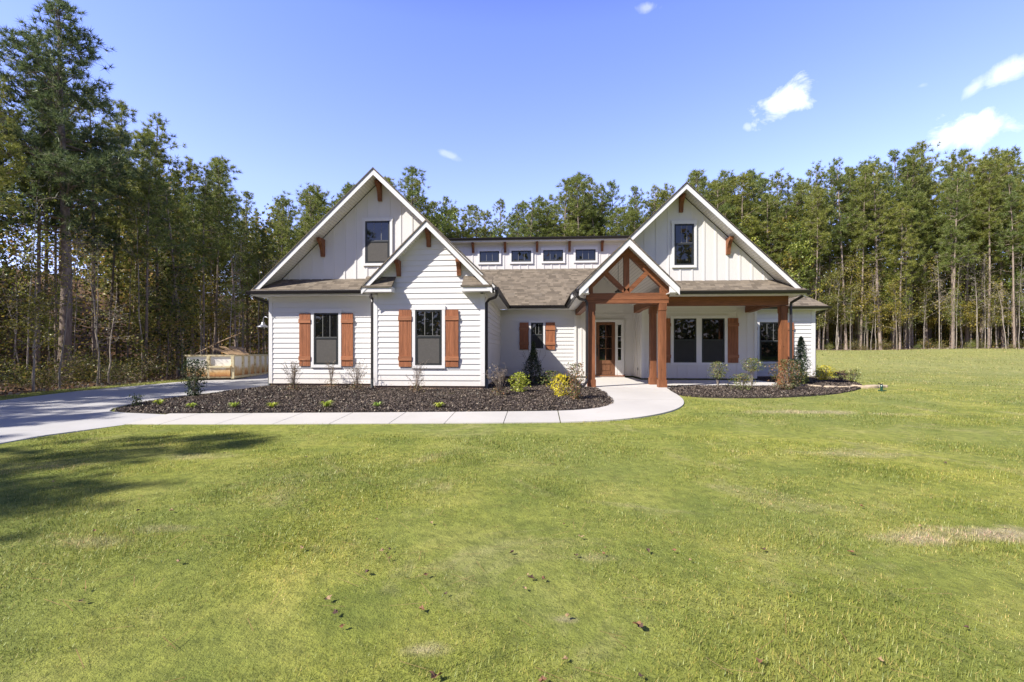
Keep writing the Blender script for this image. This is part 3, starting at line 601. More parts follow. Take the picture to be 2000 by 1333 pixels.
spout([(-5.62, 15.0, 3.2), (-5.62, 14.98, 3.12), (-5.58, 14.85, 3.05), (-5.48, 14.74, 2.98), (-5.465, 14.68, 2.86), (-5.465, 14.68, .3)], (-5.465, 14.68, -.03))
spout([(-1.32, 14.35, 3.18), (-1.32, 14.36, 3.05), (-1.38, 14.48, 2.97), (-1.6, 14.66, 2.92), (-1.69, 14.72, 2.82), (-1.69, 14.72, .35)], (-1.69, 14.72, .0))
spout([(1.25, 15.0, 3.18), (1.26, 15.0, 3.05), (1.35, 15.08, 2.97), (1.55, 15.2, 2.93), (1.6, 15.22, 2.85), (1.6, 15.24, .33), (1.58, 15.2, .22), (1.42, 14.95, .06)])
spout([(9.08, 16.2, 3.24), (9.06, 16.22, 3.14), (8.92, 16.4, 3.02), (8.84, 16.5, 2.95), (8.84, 16.52, 2.85), (8.84, 16.52, .05)])
spout([(12.9, 21.3, 3.18), (12.88, 21.32, 3.08), (12.62, 21.48, 2.92), (12.56, 21.5, 2.82), (12.56, 21.5, .05)])
# --- windows
def window(u0, u1, z0, z1, v, trim=.095, screen='screen', grille=3, dbl=True, sill=True):
    """u0..u1,z0..z1 = black frame outline"""
    f = MB(); fw = .055; y = v-.030
    f.box(u0, y, z0, u0+fw, v, z1); f.box(u1-fw, y, z0, u1, v, z1); f.box(u0+fw, y, z1-fw, u1-fw, v, z1); f.box(u0+fw, y, z0, u1-fw, v, z0+fw)
    zm = (z0+z1)/2+.02
    if dbl: f.box(u0+fw, y-.004, zm-.03, u1-fw, v, zm+.03); f.box(u0+fw, y+.008, z0+fw, u0+fw+.03, v, zm-.03); f.box(u1-fw-.03, y+.008, z0+fw, u1-fw, v, zm-.03)
    o = hp(f, 'window', 'frame')
    g = MB(); g.box(u0+fw, v-.012, z0+fw, u1-fw, v-.002, z1-fw); g.build('pane', M['glass'], o)
    if trim:
        t = MB(); T = trim; ty = v-.042
        t.box(u0-T, ty, z0-.002, u0, v, z1+.002); t.box(u1, ty, z0-.002, u1+T, v, z1+.002); t.box(u0-T-.015, ty-.006, z1, u1+T+.015, v, z1+T+.03); t.box(u0-T, ty-.004, z0-T, u1+T, v, z0)
        t.build('trim', M['trim'], o)
    if grille:
        q = MB(); a = u0+fw; bb = u1-fw; zb_ = zm+.03 if dbl else z0+fw
        for k in range(1, grille): x = a+(bb-a)*k/grille; q.box(x-.009, v-.0135, zb_, x+.009, v-.0125, z1-fw)
        q.box(a, v-.0135, zb_+.0, bb, v-.0125, zb_+.014)
        q.build('grille', M['grille'], o)
    if screen and dbl:
        s = MB(); s.box(u0+fw+.035, v-.020, z0+fw+.01, u1-fw-.035, v-.017, zm-.035); s.build('screen', M[screen], o)
    return o
def shutter(u0, u1, z0, z1, v, nb=3):
    m = MB(); w_ = (u1-u0)/nb
    for k in range(nb): m.box(u0+k*w_+.003, v-.048, z0+(.0 if k else .0), u0+(k+1)*w_-.003, v-.022, z1)
    m.box(u0, v-.028, z0+.01, u1, v-.02, z1-.01)
    o = hp(m, 'shutter', 'shutter')
    for zz in (z0+.20, z1-.34): q = MB(); q.box(u0-.012, v-.075, zz, u1+.012, v-.048, zz+.14); q.build('shutter_batten', M['shutterx'], o)
    return o
window(-7.84, -6.96, .78, 2.58, 15.50, .10); shutter(-8.36, -7.96, .73, 2.57, 15.5); shutter(-6.84, -6.44, .73, 2.57, 15.5)
window(-4.01, -3.13, .79, 2.59, 14.63, .10); shutter(-4.55, -4.13, .74, 2.59, 14.63); shutter(-3.01, -2.59, .74, 2.59, 14.63)
window(-6.13, -5.24, 4.36, 5.85, 15.81, .09)
window(-.35, .21, 1.38, 2.55, 20.68, .08, 'screen_shaded', 3); shutter(-.86, -.46, 1.33, 2.56, 20.68); shutter(.32, .74, 1.33, 2.56, 20.68)
window(4.90, 5.60, 4.36, 5.85, 16.81, .09, screen=False)
for i in range(4): x0 = (-3.03, -1.39, .23, 1.87)[i]; z0 = (5.82, 5.83, 5.84, 5.85)[i]; window(x0, x0+1.01, z0, z0+.57, 23.28, .10, dbl=False, grille=3)
window(5.64, 6.57, .78, 2.62, 19.43, 0, 'screen_shaded', 0); window(6.79, 7.72, .78, 2.62, 19.43, 0, 'screen_shaded', 0)
t = MB(); t.box(5.52, 19.40, .78, 5.64, 19.45, 2.62); t.box(6.57, 19.40, .78, 6.79, 19.45, 2.62); t.box(7.72, 19.40, .78, 7.84, 19.45, 2.62); t.box(5.50, 19.39, 2.62, 7.86, 19.45, 2.74); t.box(5.52, 19.395, .67, 7.84, 19.45, .78)
hp(t, 'window_trim', 'trim'); shutter(5.08, 5.51, .77, 2.63, 19.45); shutter(7.85, 8.28, .77, 2.63, 19.45)
window(10.04, 11.0, .78, 2.58, 21.38, .10, screen=False); shutter(9.5, 9.92, .72, 2.56, 21.38); shutter(11.12, 11.54, .72, 2.56, 21.38)
# --- brackets
def bracket(u, z, v, s=1.0, w_=.13):
    m = MB(); P = [(0, 0), (-.36, 0), (-.37, -.04), (-.36, -.11), (-.27, -.15), (-.19, -.24), (-.13, -.36), (-.10, -.5), (-.09, -.58), (0, -.58)]
    m.prism([(v+a*s, z+b_*s) for a, b_ in P], 'x', u-w_/2, u+w_/2); hp(m, 'bracket', 'woodz')
bracket(LC, LA-.26, vL, 1.08); bracket(-7.67, zl(-7.67)-.06, vL, 1.05); bracket(RC, RA-.26, vR, 1.0); bracket(6.80, zr(6.80)-.06, vR, 1.0); bracket(3.3, zr(3.3)-.06, vR, 1.0)
bracket(BC, BA-.24, 14.63, .88); bracket(-4.55, zb(-4.55)-.20, 14.63, .86); bracket(-2.57, zb(-2.57)-.20, 14.63, .86)
for x in (-3.36, -1.71, -.08, 1.56, 3.2): bracket(x, 6.80, 23.28, .82, .12)
# --- entry posts, beams and truss
def post(u, v, z0=.05, z1=2.86, cap=True):
    m = MB(); m.box(u-.11, v-.11, z0+.2, u+.11, v+.11, z1-.2 if cap else z1); m.box(u-.135, v-.135, z0, u+.135, v+.135, z0+.25); m.box(u-.125, v-.125, z1-.26, u+.125, v+.125, z1)
    return hp(m, 'post', 'woodz')
for u in (1.77, 4.10): post(u, 15.42)
post(4.12, 16.72); post(8.67, 16.72)
b = MB(); b.box(1.60, 15.30, 2.96, 4.30, 15.54, 3.18); b.box(1.62, 15.315, 2.945, 4.285, 15.53, 2.96); b.box(1.60, 15.29, 2.84, 4.285, 15.54, 2.945); hp(b, 'beam', 'woodx')
b = MB(); b.box(4.22, 16.6, 2.88, 8.80, 16.84, 3.20); hp(b, 'beam', 'woodx')
b = MB(); b.box(1.66, 15.54, 2.88, 1.88, 20.72, 3.19); hp(b, 'beam', 'woody')
b = MB(); b.prism([(15.54, 2.88), (15.54, 3.19), (19.45, 3.19), (19.45, 2.86), (19.2, 2.86), (18.7, 2.9)], 'x', 4.0, 4.22); hp(b, 'beam', 'woody')
b = MB(); b.prism([(16.84, 2.88), (16.84, 3.2), (19.45, 3.2), (19.45, 2.86), (19.1, 2.86), (18.4, 2.93)], 'x', 8.56, 8.78); hp(b, 'beam', 'woody')
def chord(sg):
    m = MB(); a = EA-.17
    m.prism([(EC, a), (EC+sg*1.40, a-1.40*ES), (EC+sg*1.40, a-1.40*ES-.24), (EC, a-.24)], 'y', 15.31, 15.50); hp(m, 'truss_chord', 'woodx')
chord(-1); chord(1)
b = MB(); b.box(EC-.09, 15.33, 3.18, EC+.09, 15.48, 4.52); hp(b, 'king_post', 'woodz')
for sg in (-1, 1):
    m = MB(); m.bar((EC+sg*.06, 15.405, 3.24), (EC+sg*.70, 15.405, 3.88), .15, .15, (0, 1, 0)); hp(m, 'truss_strut', 'woodx')
    m = MB(); x = EC+sg*1.24; m.prism([(x-.13, 3.18), (x+.13, 3.18), (x+.13, EA-.40-abs(x+.13-EC)), (x-.13, EA-.40-abs(x-.13-EC))], 'y', 15.33, 15.48); hp(m, 'truss_block', 'woodz')
# --- porch floor, step edge
b = MB(); b.prism([(1.5, 15.24), (4.35, 15.24), (4.35, 16.42), (9.03, 16.42), (9.03, 19.5), (4.35, 19.5), (4.35, 21.35), (1.6, 21.35)], 'z', -.25, .05); hp(b, 'porch_floor', 'slab')
# --- front door
d = MB(); u0, u1, z0, z1, v = 2.65, 3.52, .17, 2.6, 21.28
d.box(u0, v-.045, z0, u0+.15, v, z1); d.box(u1-.15, v-.045, z0, u1, v, z1); d.box(u0+.15, v-.045, z1-.13, u1-.15, v, z1); d.box(u0+.15, v-.045, z0, u1-.15, v, z0+.14); d.box(u0+.15, v-.045, .68, u1-.15, v, .84)
d.box(u0+.15, v-.02, z0+.14, u1-.15, v, .68); d.box(u0+.22, v-.035, z0+.20, u1-.22, v-.02, .62)
gx0, gx1, gz0, gz1 = u0+.15, u1-.15, .84, z1-.13
mx = (gx0+gx1)/2; d.box(mx-.013, v-.04, gz0, mx+.013, v, gz1)
for k in (1, 2): zz = gz0+(gz1-gz0)*k/3; d.box(gx0, v-.038, zz-.012, gx1, v, zz+.012)
do = hp(d, 'door', 'door'); g = MB(); g.box(gx0, v-.022, gz0, gx1, v-.012, gz1); g.build('pane', M['glass'], do)
h = MB(); h.box(u0+.045, v-.06, 1.02, u0+.10, v-.045, 1.42); h.tube([(u0+.07, v-.06, 1.36), (u0+.07, v-.11, 1.34), (u0+.07, v-.115, 1.2), (u0+.07, v-.10, 1.08), (u0+.07, v-.06, 1.06)], .014, 8); h.lathe((u0+.07, v-.06, 1.5), [(0, .03), (.03, .03), (.03, -.03), (0, -.03)], 12); h.build('handle', M['black'], do)
t = MB(); t.box(2.54, v-.06, .10, 2.645, v+.04, 2.72); t.box(3.525, v-.06, .10, 3.60, v+.04, 2.72); t.box(2.645, v-.06, 2.605, 3.525, v+.04, 2.72); t.box(3.60, v-.06, 2.55, 3.93, v+.04, 2.72); t.box(3.85, v-.06, .10, 3.93, v+.04, 2.55)
t.box(3.60, v-.04, .10, 3.85, v, .84); t.box(3.66, v-.05, .26, 3.79, v-.04, .7); t.box(3.60, v-.04, .84, 3.645, v, 2.5); t.box(3.80, v-.04, .84, 3.85, v, 2.5); t.box(3.60, v-.04, 2.48, 3.85, v, 2.55)
for k in (1, 2): zz = .84+1.64*k/3; t.box(3.645, v-.04, zz-.012, 3.80, v, zz+.012)
t.box(2.5, v-.10, .05, 3.95, v+.04, .10)
fo = hp(t, 'door_frame', 'trim'); g = MB(); g.box(3.645, v-.022, .84, 3.80, v-.012, 2.5); g.build('pane', M['glass'], fo)
t = MB(); t.box(2.6, v-.13, .10, 3.95, v-.06, .15); hp(t, 'threshold', 'woodx')
t = MB(); t.box(4.325, 20.15, .42, 4.335, 20.23, .54); t.box(4.318, 20.165, .435, 4.325, 20.215, .525); hp(t, 'outlet', 'frame')

# ------------------------------------------------------------------ lamps
M['zinc'] = simple('galvanised_metal', (.45, .46, .50), .35, .7, .1)
lamp = empty('barn_lamp', (-9.45, 15.85, 2.35), 0, 'galvanised gooseneck barn lamp on the far left corner of the house', 'lamp'); 
m = MB(); m.lathe((-.46, 0, -.20), [(.0, .16), (.05, .155), (.06, .09), (.10, .04), (.20, -.01), (.215, -.035), (.20, -.03), (.09, .03), (0, .05)], 24); m.build('lamp_shade', M['zinc'], lamp, smooth=True)
m = MB(); m.tube([(0, 0, 0), (-.12, 0, .0), (-.22, 0, .03), (-.30, 0, .11), (-.38, 0, .14), (-.45, 0, .10), (-.46, 0, .0), (-.46, 0, -.05)], .011, 8); m.build('arm', M['zinc'], lamp, smooth=True)
m = MB(); m.lathe((0, 0, 0), [(0, 0), (.0, 0)], 4) if False else m.tube([(-.02, 0, 0), (.0, 0, 0)], .06, 14); m.build('wall_plate', M['zinc'], lamp)
m = MB(); m.lathe((-.46, 0, -.22), [(0, -.03), (.03, -.02), (.035, .01), (.02, .05), (0, .06)], 12); m.build('bulb', M['grille'], lamp, smooth=True)
pen = empty('pendant_lantern', (3.02, 17.5, 4.70), 0, 'small black lantern hanging on a chain inside the cedar entry gable', 'lantern')
m = MB(); m.lathe((0, 0, 0), [(0, .02), (.07, .01), (.07, -.02), (.0, -.03)], 16); m.build('ceiling_plate', M['black'], pen)
m = MB(); 
for k in range(22): 
    z = -.03-k*.05; m.tube([(.012*math.cos(a)*(1 if k % 2 else 0), .012*math.cos(a)*(0 if k % 2 else 1), z-.026+.032*math.sin(a)) for a in np.linspace(0, 2*math.pi, 9)], .004, 5, False)
m.build('chain', M['black'], pen)
m = MB(); m.lathe((0, 0, -1.15), [(0, .06), (.03, .05), (.09, 0), (.13, -.03), (.13, -.045), (0, -.04)], 16); m.lathe((0, 0, -1.5), [(0, 0), (.11, 0), (.11, -.03), (0, -.03)], 16)
for a in range(4): x, y = .105*math.cos(a*math.pi/2), .105*math.sin(a*math.pi/2); m.bar((x, y, -1.19), (x, y, -1.5), .012, .012)
m.build('lantern_cage', M['black'], pen)
def clearglass():
    t = NT('pale_lantern_glass'); t.col((.55, .56, .55)); t.rough(.1); t.b.inputs['Transmission Weight'].default_value = .8; return t.m
m = MB(); m.lathe((0, 0, -1.5), [(.085, 0), (.095, .3)], 16); m.build('lantern_glass', clearglass(), pen, smooth=True)

# ------------------------------------------------------------------ dumpster and its rubbish
def rusty():
    t = NT('dirty_cream_steel'); p = t.coord('Object'); sep = t.n('SeparateXYZ'); t.L.new(p, sep.inputs[0]); a = t.noise(p, 2.2, 7, .7); b = t.noise(p, 14, 6, .7)
    h = t.math('ADD', t.math('MULTIPLY', sep.outputs['Z'], 1.0), t.math('MULTIPLY', t.math('SUBTRACT', a, .5), .9))
    c = t.ramp(h, [(.12, (.26, .10, .03)), (.30, (.50, .27, .09)), (.52, (.64, .47, .26)), (.66, (.80, .77, .68)), (1, (.84, .82, .77))])
    c = t.mix(t.math('MULTIPLY', t.math('GREATER_THAN', b, .62), .45), c, (.28, .13, .05)); t.col(c); t.rough(.6); return t.m
def greenish():
    t = NT('cream_rail_steel'); p = t.coord('Object'); b = t.noise(p, 9, 6, .7); t.col(t.mix(t.ramp(b, [(.5, (0, 0, 0)), (.7, (1, 1, 1))]), (.66, .58, .36), (.34, .17, .06))); t.rough(.6); return t.m
M['dump'] = rusty(); M['rail'] = greenish()
dx, dy = C2W(-13.2, 21.6); dz = float(zt(dx, dy))+.03
dang = math.atan2(1.05, 5.0)
dump = empty('dumpster', (dx, dy, dz), dang, 'cream roll-off dumpster streaked with orange mud beside the driveway', 'dumpster')
W_, Ld, Hd = 2.1, 5.6, 1.18   # x from -W..0, y 0..Ld
m = MB(); m.box(-W_+.04, .04, .14, -.04, .08, Hd-.05) ; m.box(-W_+.04, .08, .14, -W_+.08, Ld, Hd-.05); m.box(-.08, .08, .14, -.04, Ld, Hd-.05); m.box(-W_+.04, Ld-.04, .14, -.04, Ld, Hd-.05); m.box(-W_+.06, .06, .12, -.06, Ld, .17)
m.prism([(-1.02, .16), (-.12, .16), (-.12, .62), (-1.02, .62)], 'y', -.10, .04); m.build('bin', M['dump'], dump)
m = MB(); m.box(-W_-.02, -.03, Hd-.07, .03, .08, Hd); m.box(-.06, .08, Hd-.07, .03, Ld, Hd); m.box(-W_-.02, .08, Hd-.07, -W_+.08, Ld, Hd); m.box(-W_, Ld-.05, Hd-.07, 0, Ld+.03, Hd); m.box(-W_+.1, -.02, .08, 0, .04, .16); m.box(-.08, .04, .06, .02, Ld, .17); m.build('top_rail', M['rail'], dump)
for x in (-1.16, -.10): m = MB(); m.box(x, -.06, .06, x+.12, .04, Hd-.07); m.build('corner_post', M['rail'], dump)
m = MB(); m.box(-1.04, -.16, .58, -.10, -.05, .66); m.build('door_ledge', M['rail'], dump)
for k in range(7): y = .95+k*.72; m = MB(); m.prism([(-.04, .17), (.05, .17), (.05, Hd-.07), (-.04, Hd-.07)], 'y', y, y+.09); m.build('rib', M['rail'], dump)
for x in (-1.7, -.4):
    for y in (.3, 5.0): m = MB(); m.tube([(x-.06, y, .09), (x+.06, y, .09)], .09, 14); m.build('roller', simple('rusty_roller', (.12, .06, .03), .8), dump)
M['lumber'] = wood('raw_lumber', (6, .6, 6), (.50, .34, .19))
def on_dump(x, y, z): 
    return (dx+x*math.cos(dang)-y*math.sin(dang), dy+x*math.sin(dang)+y*math.cos(dang), dz+z)
bd = [((-1.35, .9, 1.52), (-.1, .1, 1.19), .34, 'pale grey board lying lowest and leftmost across the dumpster rim'), ((-1.05, 1.2, 1.58), (.05, .35, 1.17), .26, 'tan board second from the left on the dumpster rim'), ((-.75, 1.5, 1.6), (.08, .75, 1.17), .26, 'tan board third from the left on the dumpster rim'), ((-.6, 2.0, 1.55), (.08, 1.25, 1.18), .24, 'short tan board rightmost on the dumpster rim')]
for p, q, ww, lb in bd:
    c = on_dump(*p); e = on_dump(*q); o = empty('board', c, 0, lb, 'board', 'boards thrown into the dumpster'); bpy.data.objects.remove(o)
    m = MB(); a = Vector(c); bq = Vector(e); m.bar((0, 0, 0), bq-a, ww, .03); o = m.build('board', M['lumber']); o.location = a; tag(o, lb, 'board', 'boards thrown into the dumpster')
m = MB(); m.tube([(0, 0, 0), (.9, .3, .55), (1.9, .6, 1.05)], .025, 6); o = m.build('pole', M['lumber']); o.location = on_dump(-2.0, .6, 1.2); tag(o, 'long pale pole sticking up across the dumpster to the right', 'pole')

# ------------------------------------------------------------------ plants
def orth(d):
    a = np.cross(d, rng.normal(size=d.shape)); n = np.linalg.norm(a, axis=-1, keepdims=True); return a/np.maximum(n, 1e-6)
def norm(a): return a/np.maximum(np.linalg.norm(a, axis=-1, keepdims=True), 1e-9)
def blades(c, d, n, L_, W_, spread, var=.3):
    """n thin needles around every tuft centre c pointing along d"""
    k = len(c); c = np.repeat(c, n, 0); d = np.repeat(d, n, 0); dd = norm(d+rng.normal(size=d.shape)*spread)
    l = L_*rng.uniform(1-var, 1+var, (k*n, 1)); p = orth(dd)*W_/2
    V = np.stack([c-p, c+p, c+dd*l], 1).reshape(-1, 3); return V, np.arange(len(V)).reshape(-1, 3)
def leaves(c, size, aspect=.55, up=.4, var=.35):
    k = len(c); nrm = norm(rng.normal(size=(k, 3))+np.array([0, 0, up])); d = orth(nrm); s = np.cross(nrm, d); l = size*rng.uniform(1-var, 1+var, (k, 1))
    a = c-d*l*.5; b_ = c+s*l*aspect*.5; e = c+d*l*.5; f = c-s*l*aspect*.5
    V = np.stack([a, b_, e, f], 1).reshape(-1, 3); return V, np.arange(len(V)).reshape(-1, 4)
class Stems:
    def __init__(s): s.mb = MB()
    def tube(s, pts, r, n=5): s.mb.tube(pts, r, n, False)
    def mesh(s, name, mat):
        me = bpy.data.meshes.new(name); me.from_pydata(s.mb.v, [], s.mb.f); me.polygons.foreach_set('use_smooth', [True]*len(me.polygons)); me.materials.append(mat); return me
def pine_variant(seed, H=18., cb=.5, Rm=2.0, tufts=1.0, nn=24, needle='needle', r0=.17, dead=14, NL=.29, NW=.030):
    global rng
    rng = np.random.default_rng(seed); st = Stems(); lean = rng.normal(0, .25, 2); wob = rng.uniform(0, 6, 4)
    def ax(z): f = z/H; return np.array([lean[0]*f*f+.12*math.sin(wob[0]+f*5)*f, lean[1]*f*f+.12*math.sin(wob[1]+f*4)*f, z])
    zs = np.linspace(0, H, 14); st.tube([ax(z) for z in zs], [r0*(1.25 if z == 0 else 1)*(1-z/H)**.75+.015 for z in zs], 9)
    cc = []; dd_ = []
    z = H*cb
    while z < H*.985:
        f = (z-H*cb)/(H*(1-cb)); prof = Rm*min(1, .55+1.6*f)*(1-f)**.68+.20
        for b_ in range(rng.integers(3, 5)):
            a = rng.uniform(0, 2*math.pi); L_ = prof*rng.uniform(.55, 1.15); rise = (-.05+.75*f)+rng.normal(0, .12)
            base = ax(z+rng.uniform(-.2, .2)); d = np.array([math.cos(a), math.sin(a), rise]); d /= np.linalg.norm(d)
            pts = [base+d*L_*t+np.array([0, 0, .22*L_*t*t]) for t in (0, .35, .7, 1)]
            st.tube(pts, [.035*L_/2+.008, .025*L_/2+.006, .012, .005], 4)
            nt_ = max(3, int(L_*4.2*tufts))
            for k in range(nt_):
                t = rng.uniform(.30, 1)**.8; p = base+d*L_*t+np.array([0, 0, .22*L_*t*t]); off = rng.normal(0, .16+.16*L_*(1-t)+.10, 3)*np.array([1, 1, .65])
                q = p+off; v = off/np.linalg.norm(off)+d*.8+np.array([0, 0, .7]); v /= np.linalg.norm(v)
                for _ in range(2): cc.append(q+rng.normal(0, .05, 3)+v*.10*_); dd_.append(v)
                if rng.random() < .5: st.tube([p, q], .007, 3)
        z += H*(1-cb)/ (17 if Rm < 2.6 else 22)*rng.uniform(.6, 1.3)
    top = ax(H); 
    for k in range(int(14*tufts)): cc.append(top+rng.normal(0, .18, 3)+[0, 0, -.1]); dd_.append(np.array([0, 0, 1.]))
    for k in range(dead):
        z = rng.uniform(H*.18, H*cb); a = rng.uniform(0, 6.283); L_ = rng.uniform(.4, 1.5); base = ax(z); d = np.array([math.cos(a), math.sin(a), rng.uniform(-.3, .4)])
        st.tube([base, base+d*L_*.5+[0, 0, -.03], base+d*L_+[0, 0, rng.uniform(-.2, .2)]], [.018, .011, .004], 3)
    V, F = blades(np.array(cc), np.array(dd_), nn, NL, NW, .95)
    return st.mesh('pine_trunk', M['bark']), npmesh('pine_crown', V, F, M[needle])
def broad_variant(seed, H=9., mat='leaf_green', trunkmat='twig', nleaf=3600, r0=.07, spread=1.9, low=.3, size=.13, fork=6):
    global rng
    rng = np.random.default_rng(seed); st = Stems(); tips = []
    lean = rng.normal(0, .5, 2)
    def ax(z): f = z/H; return np.array([lean[0]*f*f, lean[1]*f*f, z])
    st.tube([ax(z)+rng.normal(0, .022, 3)*(z > 0) for z in np.linspace(0, H*.93, 9)], [r0*(1-z*.88) for z in np.linspace(0, 1, 9)], 6)
    for k in range(fork*3):
        z = H*rng.uniform(low, .93); a = rng.uniform(0, 6.283); f = z/H; L_ = spread*rng.uniform(.5, 1.1)*(1.15-f*.75); d = np.array([math.cos(a), math.sin(a), rng.uniform(.25, 1.1)]); d /= np.linalg.norm(d)
        b0 = ax(z); mid = b0+d*L_*.5+rng.normal(0, .08, 3); e = b0+d*L_+rng.normal(0, .15, 3); st.tube([b0, mid, e], [r0*.38*(1.1-f), r0*.2, .006], 4)
        for j in range(5):
            s = (mid if j % 2 else e)*rng.uniform(.8, 1)+(b0)*0; s = b0+(e-b0)*rng.uniform(.4, 1); q = s+rng.normal(0, .33, 3); st.tube([s, q], [.008, .003], 3); tips.append(q); tips.append((s+q)/2)
    tips = np.array(tips); n = nleaf; c = tips[rng.integers(0, len(tips), n)]+rng.normal(0, .17, (n, 3))
    V, F = leaves(c, size); return st.mesh('broadleaf_trunk', M[trunkmat]), npmesh('broadleaf_crown', V, F, M[mat])
PV = [pine_variant(100+i, 18, cb, rm, 1.25, nn=24, r0=r*.74, dead=22) for i, (cb, rm, r) in enumerate([(.46, 2.0, .16), (.52, 1.8, .15), (.38, 2.4, .17), (.56, 1.6, .13), (.48, 2.1, .15), (.34, 2.0, .14), (.60, 1.5, .11)])]
BV = [broad_variant(200, 9, 'leaf_green'), broad_variant(201, 8, 'leaf_yellow', nleaf=3000), broad_variant(202, 10, 'leaf_green', nleaf=4200, spread=2.4), broad_variant(203, 7, 'leaf_yellow', 'palebark', 2200), broad_variant(204, 9, 'leaf_orange', 'palebark', 3400, spread=2.1), broad_variant(205, 6, 'brush', nleaf=3000, low=.08, spread=1.6, r0=.04)]
SV = [broad_variant(300+i, 9, ('leaf_green', 'leaf_yellow', 'brush', 'dry')[i], 'palebark', (420, 300, 500, 200)[i], r0=.045, spread=1.1, low=.35, fork=5, size=.11) for i in range(4)]
BR = [broad_variant(320+i, 1.6, ('brush', 'leaf_green', 'brush')[i], 'twig', 1500, r0=.018, spread=1.15, low=.02, size=.085, fork=6) for i in range(3)]
rnd = random.Random(11)
def plant(name, mats, loc, s, rz, label, cat, group, sxy=None, crown='crown', trunk='trunk'):
    e = empty(name, loc, rz, label, cat, group); sx = sxy or s
    if 'tree' in name or name == 'sapling': e.rotation_euler = (rnd.gauss(0, .018), rnd.gauss(0, .018), rz)
    for nm, me in ((trunk, mats[0]), (crown, mats[1])):
        o = link(nm, me, e); o.scale = (sx, sx, s)
    return e
def wz(X, Z): u, v = C2W(X, Z); return u, v, float(zt(u, v))-.08
SKY = [(-400, 30), (0, 60), (150, 90), (215, 190), (250, 235), (290, 262), (350, 305), (400, 312), (430, 330), (480, 372), (520, 388), (560, 385), (600, 375), (650, 358), (690, 372), (740, 352), (790, 340), (840, 368), (865, 400), (885, 418), (950, 402), (1000, 405), (1040, 398), (1080, 376), (1130, 356), (1160, 362), (1200, 368), (1270, 372), (1310, 350), (1350, 352), (1400, 350), (1450, 338), (1490, 340), (1525, 352), (1560, 348), (1600, 332), (1660, 320), (1730, 306), (1790, 296), (1850, 292), (1900, 312), (1960, 286), (2000, 300), (2600, 320)]
skx = [a for a, b in SKY]; sky_ = [b for a, b in SKY]
def hlimit(X, Z, z):
    px = 1000+889*X/Z; return CAMZ+(688-float(np.interp(px, skx, sky_)))/889*Z-z, px
# --- the tree line: sample points beyond it
line = [Vector(p) for p in TREELINE]
def seg_points(spacing, off0, off1, jit, t0=0, i0=0, i1=99):
    out = []
    for i in range(max(0, i0), min(len(line)-1, i1)):
        a, b_ = line[i], line[i+1]; d = b_-a; L_ = d.length; d /= L_; nrm = Vector((-d.y, d.x))
        s = rnd.uniform(0, spacing)
        while s < L_: out.append((a+d*s+nrm*rnd.uniform(off0, off1)+Vector((rnd.uniform(-jit, jit), rnd.uniform(-jit, jit))))); s += spacing*rnd.uniform(.6, 1.4)
    return out
def area(px): return 'left of the house' if px < 620 else ('behind the house' if px < 1560 else 'right of the house')
taken = []
def visible(X, Z): return Z > 3 and -1.25 < X/Z < 1.42
def okd(X, Z, dmin): 
    lx, lz = X+13.9, Z-21.5; al = (-lx*1.3-lz)/1.64
    if al > 1.5 and al < 24 and dmin > .5 and abs(lx*1.0-lz*1.3)/1.64 < 1.9: return False
    for (a, b_) in taken:
        if (a-X)**2+(b_-Z)**2 < dmin*dmin: return False
    taken.append((X, Z)); return True
# --- named, individual trees
def big_pine():
    me = pine_variant(55, 16.4,   .40, 3.6, 2.3, nn=22, needle='needle_dark', r0=.23, dead=26, NL=.25, NW=.026)
    x, y, z = wz(-19.9, 20.2); taken.append((-19.9, 20.2)); plant('pine_tree', me, (x, y, z), 1.0, 0, 'tallest pine, wide dark crown and thick trunk, nearest the driveway on the far left', 'pine tree', None)
    me2 = pine_variant(56, 16.0, .45, 3.0, 2.0, nn=22, needle='needle_dark', r0=.17, dead=20, NL=.25, NW=.028)
    x, y, z = wz(-23.8, 19.4); taken.append((-23.8, 19.4)); plant('pine_tree', me2, (x, y, z), 1.0, 1.0, 'big dark pine cut by the left edge of the photo', 'pine tree', None)
    x, y, z = wz(-18.9, 24.4); plant('pine_tree', PV[3], (x, y, z), .86*14.0/15.5, 2.0, 'slim straight pine standing just right of the tallest pine', 'pine tree', None); taken.append((-18.9, 24.4))
    x, y, z = wz(-24.2, 32.5); plant('broadleaf_tree', BV[4], (x, y, z), 1.5, 2.0, 'tall orange-leaved tree among the pines left of the house', 'tree', None, 1.05); taken.append((-24.2, 32.5))
    x, y, z = wz(-20.6, 31.5); plant('pine_tree', PV[2], (x, y, z), 14.2/18, 4.0, 'bright bushy pine above the dumpster, left of the left gable', 'pine tree', None, 1.05); taken.append((-20.6, 31.5))
big_pine()
nP = 0
for px in range(560, 2060, 34):
    q = px+rnd.uniform(-9, 9); k = (q-1000)/889
    Z = 50.0
    for Zt in np.arange(24, 64, .25):
        if min(np.interp(k*Zt, [a.x for a in line[6:]], [a.y for a in line[6:]]), 60) < Zt-3.0: Z = float(Zt); break
    X = k*Z; u, v, z = wz(X, Z); hl_, _ = hlimit(X, Z, z); s_ = hl_*rnd.uniform(.96, 1.03)/18; taken.append((X, Z))
    ar = area(q); plant('pine_tree', PV[rnd.choice([0, 1, 2, 4])], (u, v, z), s_, rnd.uniform(0, 6.28), 'slender pine with a bare lower trunk in the woods '+ar, 'pine tree', 'pines in the woods '+ar, max(.75, s_)); nP += 1
